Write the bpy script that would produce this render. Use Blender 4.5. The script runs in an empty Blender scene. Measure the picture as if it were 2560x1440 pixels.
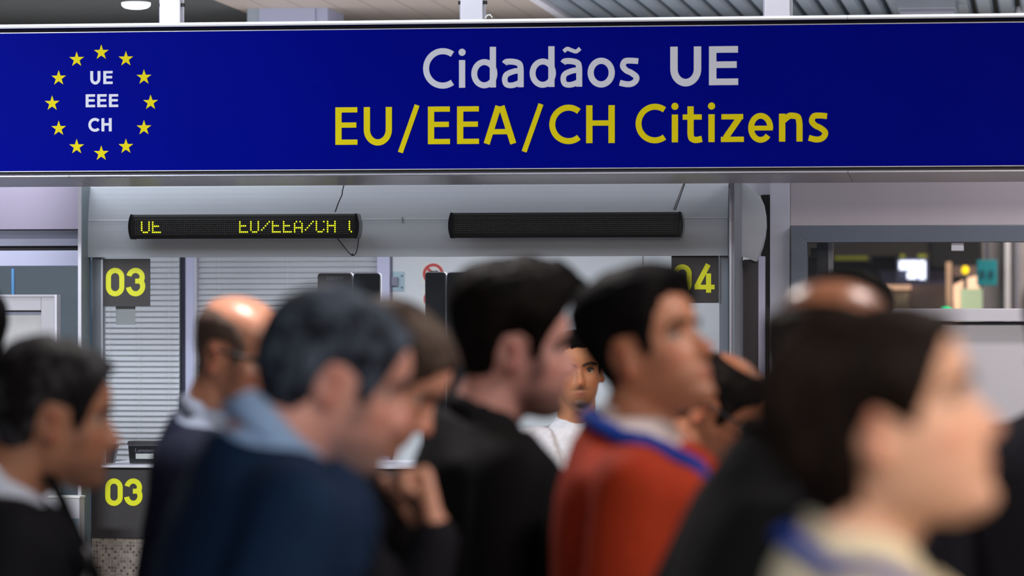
import bpy, bmesh, math, random
import numpy as np
from mathutils import Vector, Matrix, noise
from mathutils.bvhtree import BVHTree

random.seed(7)
PI = math.pi
scene = bpy.context.scene
COL = scene.collection

# ------------------------------------------------------------------ camera
FPX = 9600.0                      # 135 mm on a 36 mm sensor, in pixels of a 2560 wide frame
YAW = -0.139                      # camera turned slightly to the left of the facade's normal
CAMZ = 1.62
HOR = 823.0                       # image row of the horizon
cam_d = bpy.data.cameras.new('camera')
cam_d.lens = 135.0
cam_d.sensor_width = 36.0
cam_d.shift_y = (HOR - 720.0) / 2560.0
cam_d.clip_end = 200
cam_d.dof.use_dof = True
cam_d.dof.focus_distance = 13.9
cam_d.dof.aperture_fstop = 2.9
cam = bpy.data.objects.new('camera', cam_d)
cam.location = (0, 0, CAMZ)
cam.rotation_euler = (PI / 2, 0, -YAW)
COL.objects.link(cam)
scene.camera = cam

# ------------------------------------------------------------------ world, exposure
world = bpy.data.worlds.new('world')
world.use_nodes = True
world.node_tree.nodes['Background'].inputs[0].default_value = (0.62, 0.66, 0.78, 1)
world.node_tree.nodes['Background'].inputs[1].default_value = 0.26
scene.world = world
vs = scene.view_settings
vs.view_transform = 'Standard'
vs.look = 'None'
vs.gamma = 1.0
vs.use_curve_mapping = False
vs.exposure = 0.0


def aim(src, dst):
    return (Vector(dst) - Vector(src)).to_track_quat('-Z', 'Y').to_euler()


def area(name, loc, size, power, color, rot=(0, 0, 0), size_y=None, spread=PI):
    l = bpy.data.lights.new(name, 'AREA')
    l.shape = 'RECTANGLE'
    l.size = size
    l.size_y = size_y or size
    l.energy = power
    l.color = color
    l.spread = spread
    o = bpy.data.objects.new(name, l)
    o.location = loc
    o.rotation_euler = rot
    COL.objects.link(o)
    return o


COOL = (0.86, 0.92, 1.0)
WARM = (1.0, 0.88, 0.76)
DOWN = (0, 0, 0)
# ceiling strips in front of the sign: brightest at the left end of the row
area('sign_row_light_left', (-4.9, 10.2, 3.0), 1.8, 235, COOL, (math.radians(30), 0, 0), 0.5)
area('sign_row_light_middle', (-2.2, 10.0, 3.0), 1.6, 28, COOL, (math.radians(30), 0, 0), 0.5)
area('sign_row_light_right', (0.7, 10.2, 3.0), 1.6, 62, WARM, (math.radians(30), 0, 0), 0.5)
# ceiling strips between the sign and the booths, grazing the fascias
area('booth_row_light_left', (-3.9, 13.68, 3.0), 2.0, 17, COOL, (math.radians(15), 0, 0), 0.22)
area('booth_row_light_middle', (-1.9, 13.68, 3.0), 1.5, 3.4, COOL, (math.radians(15), 0, 0), 0.22)
area('booth_row_light_right', (0.6, 13.72, 3.0), 1.5, 24, (1.0, 0.93, 0.95), (math.radians(15), 0, 0), 0.22)
# lamp inside the booth; unseen fills added to brighten left bay and far hall
area('booth_inside_light', (-2.4, 14.80, 2.10), 1.9, 18, (1.0, 0.98, 0.98), (math.radians(12), 0, 0), 0.3)
area('left_bay_fill', (-4.4, 15.0, 2.20), 1.2, 9, COOL, DOWN, 0.4)
area('far_hall_fill', (1.2, 24.0, 2.98), 2.5, 190, WARM, DOWN, 2.5)
# unseen upward fill added behind the sign to brighten the ceiling
area('ceiling_fill', (-1.4, 16.5, 2.20), 8.0, 62, (0.97, 0.97, 1.0), (PI, 0, 0), 1.0)
area('sign_rail_fill', (-1.9, 13.19, 3.03), 6.5, 16, COOL, DOWN, 0.05)  # unseen strip added above the sign to whiten its top rail
# hall lights over the queue
area('queue_light_a', (-1.5, 7.6, 3.0), 0.5, 44, (1.0, .93, .90), DOWN, 0.3)
area('queue_light_b', (0.6, 6.4, 3.0), 0.5, 34, (1.0, .93, .90), DOWN, 0.3)
area('queue_light_c', (2.3, 3.6, 3.0), 0.5, 75, WARM, (math.radians(14), math.radians(22), 0), 0.3)
area('face_fill', (1.1, 1.9, 2.9), 1.0, 62, WARM, aim((1.1, 1.9, 2.9), (-0.1, 4.1, 1.5)), 0.5)  # unseen fill added off camera, aimed at the woman's face
area('queue_light_d', (-1.6, 2.4, 3.0), 1.2, 30, COOL, DOWN, 0.6)


# ------------------------------------------------------------------ helpers
FWD = Vector((math.sin(YAW), math.cos(YAW), 0))
RGT = Vector((math.cos(YAW), -math.sin(YAW), 0))
UP = Vector((0, 0, 1))


def W(px, py, d):
    """world point seen at pixel px,py at depth d from the lens"""
    return Vector((0, 0, CAMZ)) + d * (FWD + RGT * ((px - 1280) / FPX) + UP * ((HOR - py) / FPX))


def P(px, py, y0):
    """world point where the view of pixel px,py meets the plane Y = y0"""
    u = (px - 1280) / FPX
    d = y0 / (math.cos(YAW) - u * math.sin(YAW))
    return W(px, py, d)


def PX(px, y0):
    return P(px, HOR, y0).x


def PZ(py, y0, px=1280):
    return P(px, py, y0).z


def lin(c):
    r = []
    for v in c[:3]:
        v = v / 255.0
        r.append(v / 12.92 if v <= 0.04045 else ((v + 0.055) / 1.055) ** 2.4)
    return (r[0], r[1], r[2], 1.0)


MATS = {}


def mat(name, rgb, rough=0.5, metal=0.0, var=0.06, scale=14.0, spec=0.5, emit=0.0, bump=0.0, stretch=None, emit_rgb=None):
    m = bpy.data.materials.new(name)
    m.use_nodes = True
    nt = m.node_tree
    b = nt.nodes['Principled BSDF']
    b.inputs['Roughness'].default_value = rough
    b.inputs['Metallic'].default_value = metal
    b.inputs['Specular IOR Level'].default_value = spec
    c = lin(rgb)
    tc = nt.nodes.new('ShaderNodeTexCoord')
    mp = nt.nodes.new('ShaderNodeMapping')
    nz = nt.nodes.new('ShaderNodeTexNoise')
    nz.inputs['Scale'].default_value = scale
    nz.inputs['Detail'].default_value = 4
    if stretch:
        mp.inputs['Scale'].default_value = stretch
    nt.links.new(tc.outputs['Object'], mp.inputs['Vector'])
    nt.links.new(mp.outputs['Vector'], nz.inputs['Vector'])
    rp = nt.nodes.new('ShaderNodeValToRGB')
    rp.color_ramp.elements[0].position = 0.3
    rp.color_ramp.elements[1].position = 0.7
    rp.color_ramp.elements[0].color = tuple(max(0, v * (1 - var)) for v in c[:3]) + (1,)
    rp.color_ramp.elements[1].color = tuple(min(1, v * (1 + var)) for v in c[:3]) + (1,)
    nt.links.new(nz.outputs['Fac'], rp.inputs['Fac'])
    nt.links.new(rp.outputs['Color'], b.inputs['Base Color'])
    if bump:
        bp = nt.nodes.new('ShaderNodeBump')
        bp.inputs['Strength'].default_value = bump
        bp.inputs['Distance'].default_value = 0.004
        nt.links.new(nz.outputs['Fac'], bp.inputs['Height'])
        nt.links.new(bp.outputs['Normal'], b.inputs['Normal'])
    if emit:
        e = lin(emit_rgb or rgb)
        b.inputs['Emission Color'].default_value = e
        b.inputs['Emission Strength'].default_value = emit
    MATS[name] = m
    return m


def mat_attr(name, rough=0.5, spec=0.4, bump=0.0, scale=200):
    """colour comes from the point attribute 'Col' (pigment), with a little fine grain"""
    m = bpy.data.materials.new(name)
    m.use_nodes = True
    nt = m.node_tree
    b = nt.nodes['Principled BSDF']
    b.inputs['Roughness'].default_value = rough
    b.inputs['Specular IOR Level'].default_value = spec
    a = nt.nodes.new('ShaderNodeAttribute')
    a.attribute_name = 'Col'
    nz = nt.nodes.new('ShaderNodeTexNoise')
    nz.inputs['Scale'].default_value = scale
    mx = nt.nodes.new('ShaderNodeMixRGB')
    mx.blend_type = 'MULTIPLY'
    mx.inputs['Fac'].default_value = 0.25
    tc = nt.nodes.new('ShaderNodeTexCoord')
    nt.links.new(tc.outputs['Object'], nz.inputs['Vector'])
    nt.links.new(a.outputs['Color'], mx.inputs['Color1'])
    nt.links.new(nz.outputs['Color'], mx.inputs['Color2'])
    nt.links.new(mx.outputs['Color'], b.inputs['Base Color'])
    if bump:
        bp = nt.nodes.new('ShaderNodeBump')
        bp.inputs['Strength'].default_value = bump
        bp.inputs['Distance'].default_value = 0.003
        nt.links.new(nz.outputs['Fac'], bp.inputs['Height'])
        nt.links.new(bp.outputs['Normal'], b.inputs['Normal'])
    return m


def mat_glass(name, tint=(0.93, 0.97, 0.97), refl=1.0):
    m = bpy.data.materials.new(name)
    m.use_nodes = True
    nt = m.node_tree
    nt.nodes.clear()
    out = nt.nodes.new('ShaderNodeOutputMaterial')
    tr = nt.nodes.new('ShaderNodeBsdfTransparent')
    tr.inputs[0].default_value = tint + (1,)
    gl = nt.nodes.new('ShaderNodeBsdfGlossy')
    gl.inputs['Roughness'].default_value = 0.02
    fr = nt.nodes.new('ShaderNodeFresnel')
    fr.inputs['IOR'].default_value = 1.45
    mu = nt.nodes.new('ShaderNodeMath')
    mu.operation = 'MULTIPLY'
    mu.inputs[1].default_value = refl
    mx = nt.nodes.new('ShaderNodeMixShader')
    nt.links.new(fr.outputs[0], mu.inputs[0])
    nt.links.new(mu.outputs[0], mx.inputs[0])
    nt.links.new(tr.outputs[0], mx.inputs[1])
    nt.links.new(gl.outputs[0], mx.inputs[2])
    nt.links.new(mx.outputs[0], out.inputs[0])
    return m


def tag(o, label=None, cat=None, group=None, kind=None):
    if label: o['label'] = label
    if cat: o['category'] = cat
    if group: o['group'] = group
    if kind: o['kind'] = kind
    return o


def empty(name, loc, label=None, cat=None, group=None, kind=None):
    o = bpy.data.objects.new(name, None)
    o.empty_display_size = 0.1
    o.location = loc
    COL.objects.link(o)
    return tag(o, label, cat, group, kind)


def wloc(o):
    v = Vector(o.location)
    p = o.parent
    while p:
        v = v + Vector(p.location)
        p = p.parent
    return v


def link(name, me, parent=None, loc=None):
    """link a mesh whose coordinates are world coordinates (or local to loc)"""
    o = bpy.data.objects.new(name, me)
    COL.objects.link(o)
    L = Vector(loc) if loc is not None else Vector((0, 0, 0))
    if parent:
        o.parent = parent
        o.location = L - wloc(parent)
    else:
        o.location = L
    return o


def obj(name, bm, m, parent=None, smooth=False, bevel=0.0, recalc=True):
    if recalc:
        bmesh.ops.recalc_face_normals(bm, faces=bm.faces)
    # put the origin in the middle of the piece
    c = Vector((0, 0, 0))
    for v in bm.verts: c += v.co
    if len(bm.verts): c /= len(bm.verts)
    for v in bm.verts: v.co -= c
    me = bpy.data.meshes.new(name)
    bm.to_mesh(me)
    bm.free()
    ms = m if isinstance(m, (list, tuple)) else [m]
    for x in ms: me.materials.append(x)
    if smooth:
        for p in me.polygons: p.use_smooth = True
    o = link(name, me, parent, c)
    if bevel:
        md = o.modifiers.new('bevel', 'BEVEL')
        md.width = bevel
        md.segments = 2
        md.limit_method = 'ANGLE'
    return o


def box(bm, x0, x1, y0, y1, z0, z1, mi=0):
    vs_ = [bm.verts.new((x, y, z)) for x in (x0, x1) for y in (y0, y1) for z in (z0, z1)]
    for f in ((0, 1, 3, 2), (4, 6, 7, 5), (0, 4, 5, 1), (2, 3, 7, 6), (0, 2, 6, 4), (1, 5, 7, 3)):
        fa = bm.faces.new([vs_[i] for i in f])
        fa.material_index = mi


def boxo(name, x0, x1, y0, y1, z0, z1, m, parent=None, bevel=0.0):
    bm = bmesh.new()
    box(bm, min(x0, x1), max(x0, x1), min(y0, y1), max(y0, y1), min(z0, z1), max(z0, z1))
    return obj(name, bm, m, parent, bevel=bevel)


def prism(bm, poly, axis, a0, a1):
    """poly: list of 2d points; axis 'x' -> points are (y,z); 'y' -> (x,z); 'z' -> (x,y)"""
    def mk(p, a):
        if axis == 'x': return (a, p[0], p[1])
        if axis == 'y': return (p[0], a, p[1])
        return (p[0], p[1], a)
    A = [bm.verts.new(mk(p, a0)) for p in poly]
    B = [bm.verts.new(mk(p, a1)) for p in poly]
    n = len(poly)
    for i in range(n):
        bm.faces.new((A[i], A[(i + 1) % n], B[(i + 1) % n], B[i]))
    bm.faces.new(A[::-1])
    bm.faces.new(B)


def tube(bm, pts, r, n=8):
    pts = [Vector(p) for p in pts]
    rings = []
    for i, p in enumerate(pts):
        t = (pts[min(i + 1, len(pts) - 1)] - pts[max(i - 1, 0)]).normalized()
        a = t.cross(Vector((0.3, 0.2, 1)))
        if a.length < 1e-4: a = t.cross(Vector((1, 0, 0)))
        a.normalize()
        b = t.cross(a)
        rings.append([bm.verts.new(p + r * (math.cos(k * 2 * PI / n) * a + math.sin(k * 2 * PI / n) * b)) for k in range(n)])
    for i in range(len(rings) - 1):
        for k in range(n):
            bm.faces.new((rings[i][k], rings[i][(k + 1) % n], rings[i + 1][(k + 1) % n], rings[i + 1][k]))
    bm.faces.new(rings[0][::-1])
    bm.faces.new(rings[-1])


def rrect(x0, x1, z0, z1, r, n=5):
    pts = []
    for cx, cz, a in ((x1 - r, z1 - r, 0), (x0 + r, z1 - r, 90), (x0 + r, z0 + r, 180), (x1 - r, z0 + r, 270)):
        for k in range(n + 1):
            t = math.radians(a + 90 * k / n)
            pts.append((cx + r * math.cos(t), cz + r * math.sin(t)))
    return pts


# ------------------------------------------------------------------ lettering drawn with strokes
def catmull(pts, n=8):
    pts = [Vector((p[0], p[1], 0)) for p in pts]
    out = []
    for i in range(len(pts) - 1):
        p0 = pts[max(i - 1, 0)]; p1 = pts[i]; p2 = pts[i + 1]; p3 = pts[min(i + 2, len(pts) - 1)]
        for k in range(n):
            t = k / n
            out.append(0.5 * ((2 * p1) + (-p0 + p2) * t + (2 * p0 - 5 * p1 + 4 * p2 - p3) * t * t + (-p0 + 3 * p1 - 3 * p2 + p3) * t ** 3))
    out.append(pts[-1])
    return [(p.x, p.y) for p in out]


def arc(cx, cz, rx, rz, a0, a1, n=28):
    return [(cx + rx * math.cos(math.radians(a0 + (a1 - a0) * k / n)), cz + rz * math.sin(math.radians(a0 + (a1 - a0) * k / n))) for k in range(n + 1)]


def ribbon(bm, pts, w, y0, y1, closed=False):
    """flat stroke of width w along pts (x,z), from depth y1 (back) to y0 (front)"""
    P2 = [Vector((p[0], p[1])) for p in pts]
    n = len(P2)
    L, R = [], []
    for i in range(n):
        if closed:
            a = P2[(i - 1) % n]; c = P2[(i + 1) % n]
            t1 = (P2[i] - a).normalized(); t2 = (c - P2[i]).normalized()
        else:
            t1 = (P2[i] - P2[i - 1]).normalized() if i else (P2[1] - P2[0]).normalized()
            t2 = (P2[i + 1] - P2[i]).normalized() if i < n - 1 else t1
        t = (t1 + t2)
        t = t.normalized() if t.length > 1e-6 else t1
        nn = Vector((-t.y, t.x))
        k = max(0.35, t.dot(t1))
        off = nn * (w * 0.5 / k)
        L.append(P2[i] + off); R.append(P2[i] - off)
    fl = [bm.verts.new((p.x, y0, p.y)) for p in L]
    fr = [bm.verts.new((p.x, y0, p.y)) for p in R]
    bl = [bm.verts.new((p.x, y1, p.y)) for p in L]
    br = [bm.verts.new((p.x, y1, p.y)) for p in R]
    for i in range(n if closed else n - 1):
        j = (i + 1) % n
        bm.faces.new((fl[i], fr[i], fr[j], fl[j]))
        bm.faces.new((bl[i], fl[i], fl[j], bl[j]))
        bm.faces.new((fr[i], br[i], br[j], fr[j]))
    if not closed:
        bm.faces.new((fl[0], bl[0], br[0], fr[0]))
        bm.faces.new((fl[-1], fr[-1], br[-1], bl[-1]))


def disc(bm, cx, cz, r, y0, y1, n=24):
    prism(bm, [(cx + r * math.cos(2 * PI * k / n), cz + r * math.sin(2 * PI * k / n)) for k in range(n)], 'y', y0, y1)


def glyph(bm, ch, x0, x1, z0, zc, zx, w, h, yf, yb):
    """ch drawn in the box x0..x1, baseline z0, cap height zc, x height zx; w/h stem and bar widths"""
    hw, hh = w / 2, h / 2
    H = zc - z0
    X = zx - z0
    mid = (x0 + x1) / 2

    step = [0.0]

    def S(pts, ww=w, closed=False):
        ribbon(bm, pts, ww, yf - step[0], yb, closed)
        step[0] += 0.00022
    if ch == 'E':
        S([(x0 + hw, z0), (x0 + hw, zc)])
        S([(x0 + hw, z0 + hh), (x1, z0 + hh)], h)
        S([(x0 + hw, zc - hh), (x1 - 0.006 * (x1 - x0), zc - hh)], h)
        S([(x0 + hw, z0 + H * 0.525), (x1 - (x1 - x0) * 0.05, z0 + H * 0.525)], h)
    elif ch == 'H':
        S([(x0 + hw, z0), (x0 + hw, zc)])
        S([(x1 - hw, z0), (x1 - hw, zc)])
        S([(x0 + hw, z0 + H * 0.53), (x1 - hw, z0 + H * 0.53)], h)
    elif ch == 'U':
        rx = (x1 - x0) / 2 - hw
        rz = min(rx * 1.15, H * 0.45)
        S([(x0 + hw, zc)] + arc(mid, z0 + rz + hh - 0.012 * H, rx, rz, 180, 360) + [(x1 - hw, zc)])
    elif ch == 'C':
        rz = H / 2 + 0.012 * H - hh
        rx = rz * 0.98
        cx = x0 + hw + rx
        a = math.degrees(math.acos(max(-1, min(1, (x1 - 0.30 * w - cx) / rx))))
        S(arc(cx, z0 + H / 2, rx, rz, a, 360 - a, 40), (w + h) / 2 * 1.03)
    elif ch == 'A':
        a = 0.075 * (x1 - x0)
        S([(x0 + hw * 1.05, z0), (mid - a * 0.6, zc)], w * 0.99)
        S([(x1 - hw * 1.05, z0), (mid + a * 0.6, zc)], w * 0.99)
        S([(x0 + (x1 - x0) * 0.22, z0 + H * 0.32), (x1 - (x1 - x0) * 0.22, z0 + H * 0.32)], h)
    elif ch == '/':
        S([(x0, z0), (x1, zc)], w * 0.78)
    elif ch == 'i':
        S([(mid, z0), (mid, zx)])
        disc(bm, mid, zc, w * 0.575, yf, yb)
    elif ch == 'd':
        S([(x1 - hw, z0), (x1 - hw, zc)])
        rx = (x1 - x0) / 2 - hw * 0.75
        S(arc(x0 + hw + rx, z0 + X / 2, rx, X / 2 + 0.02 * X - hh, 0, 360, 36)[:-1], (w + h) / 2, True)
    elif ch == 'o':
        S(arc(mid, z0 + X / 2, (x1 - x0) / 2 - hw, X / 2 + 0.025 * X - hh, 0, 360, 40)[:-1], (w + h) / 2 * 1.04, True)
    elif ch in 'a~':
        D = x1 - x0
        S([(x1 - hw, z0), (x1 - hw, z0 + X * 0.6)] + catmull([(x1 - hw, z0 + X * 0.62), (x1 - hw - 0.06 * D, z0 + X * 0.84), (mid + 0.03 * D, z0 + X + 0.02 * X - hh), (x0 + 0.22 * D, z0 + X * 0.92), (x0 + 0.13 * D, z0 + X * 0.85)]), w * 0.95)
        S(catmull([(x1 - hw, z0 + X * 0.60), (mid + 0.05 * D, z0 + X * 0.575), (x0 + hw + 0.08 * D, z0 + X * 0.46), (x0 + hw, z0 + X * 0.27), (x0 + hw + 0.09 * D, z0 + hh * 1.0), (mid, z0 + hh * 0.75), (x1 - hw - 0.06 * D, z0 + X * 0.17), (x1 - hw, z0 + X * 0.28)]), w * 0.88)
        if ch == '~':
            zt = z0 + X * 1.32
            S(catmull([(x0 + 0.16 * D, zt - 0.045 * X), (x0 + 0.32 * D, zt + 0.05 * X), (mid, zt), (x0 + 0.72 * D, zt - 0.05 * X), (x0 + 0.90 * D, zt + 0.06 * X)]), w * 0.62)
    elif ch == 's':
        D = x1 - x0
        S(catmull([(x1 - 0.06 * D, z0 + X * 0.90), (mid + 0.08 * D, z0 + X * 1.02 - hh), (x0 + 0.30 * D, z0 + X * 0.90), (x0 + 0.20 * D, z0 + X * 0.73), (x0 + 0.36 * D, z0 + X * 0.575), (mid + 0.10 * D, z0 + X * 0.485), (x1 - hw - 0.01 * D, z0 + X * 0.34), (x1 - hw - 0.03 * D, z0 + X * 0.20), (mid + 0.14 * D, z0 + hh * 0.95), (mid - 0.12 * D, z0 + hh * 0.75), (x0 + 0.05 * D, z0 + X * 0.13)]), w * 0.93)
    elif ch == 't':
        D = x1 - x0
        xs = x0 + D * 0.40
        S([(xs, zc), (xs, z0 + X * 0.34)] + catmull([(xs, z0 + X * 0.32), (xs + 0.05 * D, z0 + hh * 1.6), (xs + 0.26 * D, z0 + hh * 0.85), (x1 - 0.02 * D, z0 + hh * 1.25)]))
        S([(x0, zx - hh), (x1 - 0.03 * D, zx - hh)], h)
    elif ch == 'z':
        S([(x0 + 0.02 * (x1 - x0), zx - hh), (x1 - 0.03 * (x1 - x0), zx - hh)], h)
        S([(x0, z0 + hh), (x1, z0 + hh)], h)
        S([(x1 - hw * 1.5, zx - h * 0.8), (x0 + hw * 1.5, z0 + h * 0.8)], w * 0.98)
    elif ch == 'e':
        rx = (x1 - x0) / 2 - hw
        rz = X / 2 + 0.025 * X - hh
        S(arc(mid, z0 + X / 2, rx, rz, -4, 320, 40), (w + h) / 2)
        S([(x0 + w * 0.9, z0 + X * 0.49), (x1 - hw * 0.2, z0 + X * 0.49)], h * 0.9)
    elif ch == 'n':
        S([(x0 + hw, z0), (x0 + hw, zx)])
        rx = (x1 - x0) / 2 - hw
        S(catmull([(x0 + hw, z0 + X * 0.72), (x0 + w * 1.5, z0 + X * 0.90), (mid + 0.06 * (x1 - x0), z0 + X * 1.02 - hh), (x1 - hw * 1.5, z0 + X * 0.87), (x1 - hw, z0 + X * 0.62)]) + [(x1 - hw, z0)], w * 0.97)
    elif ch == '0':
        r = (x1 - x0) / 2 - hw
        pts = arc(mid, zc - hh - r, r, r, 0, 180, 14) + arc(mid, z0 + hh + r, r, r, 180, 360, 14)
        S(pts, w, True)
    elif ch == '3':
        r1 = (zc - z0) * 0.235
        cx1 = x0 + (x1 - x0) * 0.47
        rx = x1 - hw - cx1
        zt = zc - hh - r1
        S(arc(cx1, zt, rx * 0.93, r1, 170, -62, 26), w)
        r2 = (zc - z0) * 0.27
        zb = z0 + hh + r2
        S(arc(cx1, zb, rx, r2, 66, -172, 26), w)
        S([(cx1 - rx * 0.05, z0 + H * 0.535), (cx1 + rx * 0.42, z0 + H * 0.535)], w * 0.95)
    elif ch == '4':
        xs = x0 + (x1 - x0) * 0.70
        S([(xs, z0), (xs, zc - H * 0.32)], w)
        S([(x0, z0 + H * 0.20), (x1, z0 + H * 0.20)], w * 0.92)
        S([(x0 + hw * 0.75, z0 + H * 0.20), (xs - hw * 0.1, zc)], w)
    return bm


# ------------------------------------------------------------------ materials
M_ALU = mat('brushed_aluminium', (178, 176, 184), 0.35, 0.85, 0.05, 8, stretch=(0.2, 1, 30))
M_ALU_PALE = mat('pale_anodised_metal', (205, 203, 212), 0.42, 0.2, 0.04, 8)
M_POLISH = mat('polished_steel', (196, 190, 196), 0.30, 0.7, 0.04, 3, stretch=(1, 1, 0.2))
M_RAIL_LIT = mat('rail_lit_white', (244, 244, 248), 0.4, 0.0, 0.02, 8)
M_RAIL_SHADE = mat('rail_shade_black', (26, 26, 32), 0.22, 0.3, 0.05, 8)
M_BLACK = mat('black_plastic', (17, 16, 17), 0.5, 0, 0.1, 40)
M_BLACKGLOSS = mat('black_gloss', (16, 15, 17), 0.18, 0, 0.1, 20)
M_GAP = mat('dark_rubber_gap', (12, 12, 15), 0.6)
M_SIGNBLUE = mat('sign_blue_vinyl', (0, 9, 138), 0.5, 0, 0.04, 3, spec=0.015)
M_SIGNWHITE = mat('sign_white_vinyl', (216, 218, 232), 0.45, 0, 0.02, 9, spec=0.3)
M_SIGNYEL = mat('sign_yellow_vinyl', (232, 214, 0), 0.5, 0, 0.02, 9, spec=0.1)
M_PLATE = mat('dark_brown_plate', (47, 42, 43), 0.5, 0, 0.08, 60)
M_DIGIT = mat('lime_yellow_vinyl', (232, 234, 4), 0.5, 0, 0.02, 20)
M_FASCIA = mat('fascia_blue_grey_paint', (180, 184, 191), 0.42, 0, 0.03, 2.2)
M_FIN = mat('fin_green_grey_paint', (120, 135, 142), 0.35, 0, 0.05, 6)
M_POST = mat('post_grey_paint', (128, 134, 144), 0.4, 0.2, 0.04, 8)
M_LAV = mat('lavender_white_paint', (196, 196, 224), 0.4, 0, 0.03, 5)
M_WHITE = mat('white_laminate', (214, 218, 222), 0.45, 0, 0.02, 3)
M_WHITE_L = mat('left_panel_white', (184, 181, 187), 0.45, 0, 0.02, 3)
M_DARKTRIM = mat('dark_slate_trim', (70, 70, 90), 0.4, 0.1, 0.06, 8)
M_MIDTRIM = mat('mid_grey_trim', (122, 122, 138), 0.4, 0.1, 0.05, 8)
M_FRAME_D = mat('window_frame_slate', (98, 106, 120), 0.38, 0.1, 0.05, 8)
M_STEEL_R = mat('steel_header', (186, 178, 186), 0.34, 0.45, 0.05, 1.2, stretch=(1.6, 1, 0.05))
M_BLIND = mat('blind_slat_grey', (196, 198, 204), 0.45, 0, 0.03, 9)
M_POST_SHADE = mat('post_shade', (58, 58, 84), 0.5, 0, 0.05, 9)
M_BEHINDBLIND = mat('pane_behind_blind', (176, 178, 184), 0.4, 0, 0.05, 5)
M_CEIL_D = mat('ceiling_dark_slat', (78, 79, 79), 0.6, 0, 0.10, 30, stretch=(0.4, 6, 1))
M_CEIL_B = mat('ceiling_beige_board', (150, 138, 130), 0.6, 0, 0.05, 60, stretch=(0.2, 6, 1))
M_CEIL_R = mat('ceiling_blue_grey_slat', (132, 142, 154), 0.4, 0.2, 0.06, 6)
M_CEIL = mat('ceiling_plain', (150, 150, 152), 0.7, 0, 0.04, 2)
M_FLOOR = mat('floor_grey_stone', (120, 116, 112), 0.25, 0, 0.12, 5)
M_WALLD = mat('far_wall_brown', (66, 56, 54), 0.6, 0, 0.1, 2)
M_WALLG = mat('hall_wall_grey', (120, 116, 116), 0.6, 0, 0.05, 2)
M_GROUT = mat('tile_grout', (206, 192, 180), 0.7, 0, 0.05, 90)
M_GLASS = mat_glass('clear_glass', (0.97, 0.98, 0.98))
M_PILLAR = mat('pillar_paint', (158, 160, 186), 0.45, 0, 0.03, 4)
M_GLASS_T = mat_glass('green_tinted_glass', (0.78, 0.81, 0.83))
M_RED = mat('warning_red', (196, 44, 44), 0.5, 0, 0.03, 10)
M_PAPER = mat('paper_white', (222, 222, 218), 0.6, 0, 0.02, 20)
M_STRIKE = mat('zinc_plate', (158, 182, 192), 0.35, 0.3, 0.05, 30)
M_LEDON = mat('led_lit_yellow', (225, 235, 20), 0.4, emit=1.05, emit_rgb=(226, 236, 24))
M_LEDOFF = mat('led_unlit', (34, 31, 31), 0.4, 0, 0.05, 40)
M_DOWN = mat('downlight_lens', (250, 250, 250), 0.4, emit=3.0, emit_rgb=(244, 250, 255))
M_BLUEREFL = mat('blue_reflection', (120, 180, 235), 0.4, emit=0.55, emit_rgb=(110, 178, 232))
M_CABLE = mat('cable_dark', (40, 40, 44), 0.45)
M_CABLE_P = mat('cable_pale', (150, 148, 150), 0.45)

# ------------------------------------------------------------------ room shell
YB = 14.26      # booth front
YS = 13.20      # sign front
YI = YB + 1.55  # inside back wall of the booths
ZC = 3.05       # ceiling

boxo('floor', -9, 9, -3, 32, -0.1, 0, M_FLOOR)['kind'] = 'structure'
boxo('wall_left', -9.1, -9, -3, 32, 0, ZC, M_WALLG)['kind'] = 'structure'
boxo('wall_right', 9, 9.1, -3, 32, 0, ZC, M_WALLG)['kind'] = 'structure'
boxo('wall_back', -9, 9, 32, 32.1, 0, ZC, M_WALLD)['kind'] = 'structure'

ceil = empty('ceiling', (0, 8, ZC), kind='structure')
boxo('ceiling_board', -9, 9, -3, 15.6, ZC, ZC + 0.1, M_CEIL, ceil)
xa = PX(612, 17.0)          # left zone ends at the pillar
xb = PX(1385, 17.0)         # slatted zone starts
boxo('ceiling_board', -9, 9, 15.6, 32, ZC + 0.06, ZC + 0.16, M_CEIL_D, ceil)
# dark left zone: slats across
bm = bmesh.new()
box(bm, -0.5 * (xa + 9) , 0.5 * (xa + 9), -0.017, 0.017, 0, 0.05)
me = bpy.data.meshes.new('slat')
bm.to_mesh(me); bm.free(); me.materials.append(M_CEIL_D)
for k in range(78):
    link('slat', me, ceil, (0.5 * (xa - 9), 15.64 + 0.05 * k, ZC + 0.005))
# beige zone: boards across with narrow joints
for k in range(9):
    bm = bmesh.new()
    x0 = xa + (xb - xa) * k / 9.0
    x1 = xa + (xb - xa) * (k + 1) / 9.0
    box(bm, x0 + 0.002, x1 - 0.002, 15.6, 19.6, ZC, ZC + 0.05)
    obj('ceiling_panel', bm, M_CEIL_B, ceil)
# slats running away from the viewer on the right
bm = bmesh.new()
prism(bm, [(-0.036, 0.05), (-0.036, 0.0), (-0.026, -0.012), (0.026, -0.012), (0.036, 0.0), (0.036, 0.05)], 'y', -2.2, 2.2)
bmesh.ops.recalc_face_normals(bm, faces=bm.faces)
me = bpy.data.meshes.new('slat')
bm.to_mesh(me); bm.free(); me.materials.append(M_CEIL_R)
for k in range(44):
    link('slat', me, ceil, (xb + 0.06 + 0.097 * k, 17.8, ZC + 0.012))
boxo('ceiling_trim', xb - 0.03, xb + 0.012, 15.6, 19.8, ZC - 0.012, ZC + 0.05, M_ALU_PALE, ceil)
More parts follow.
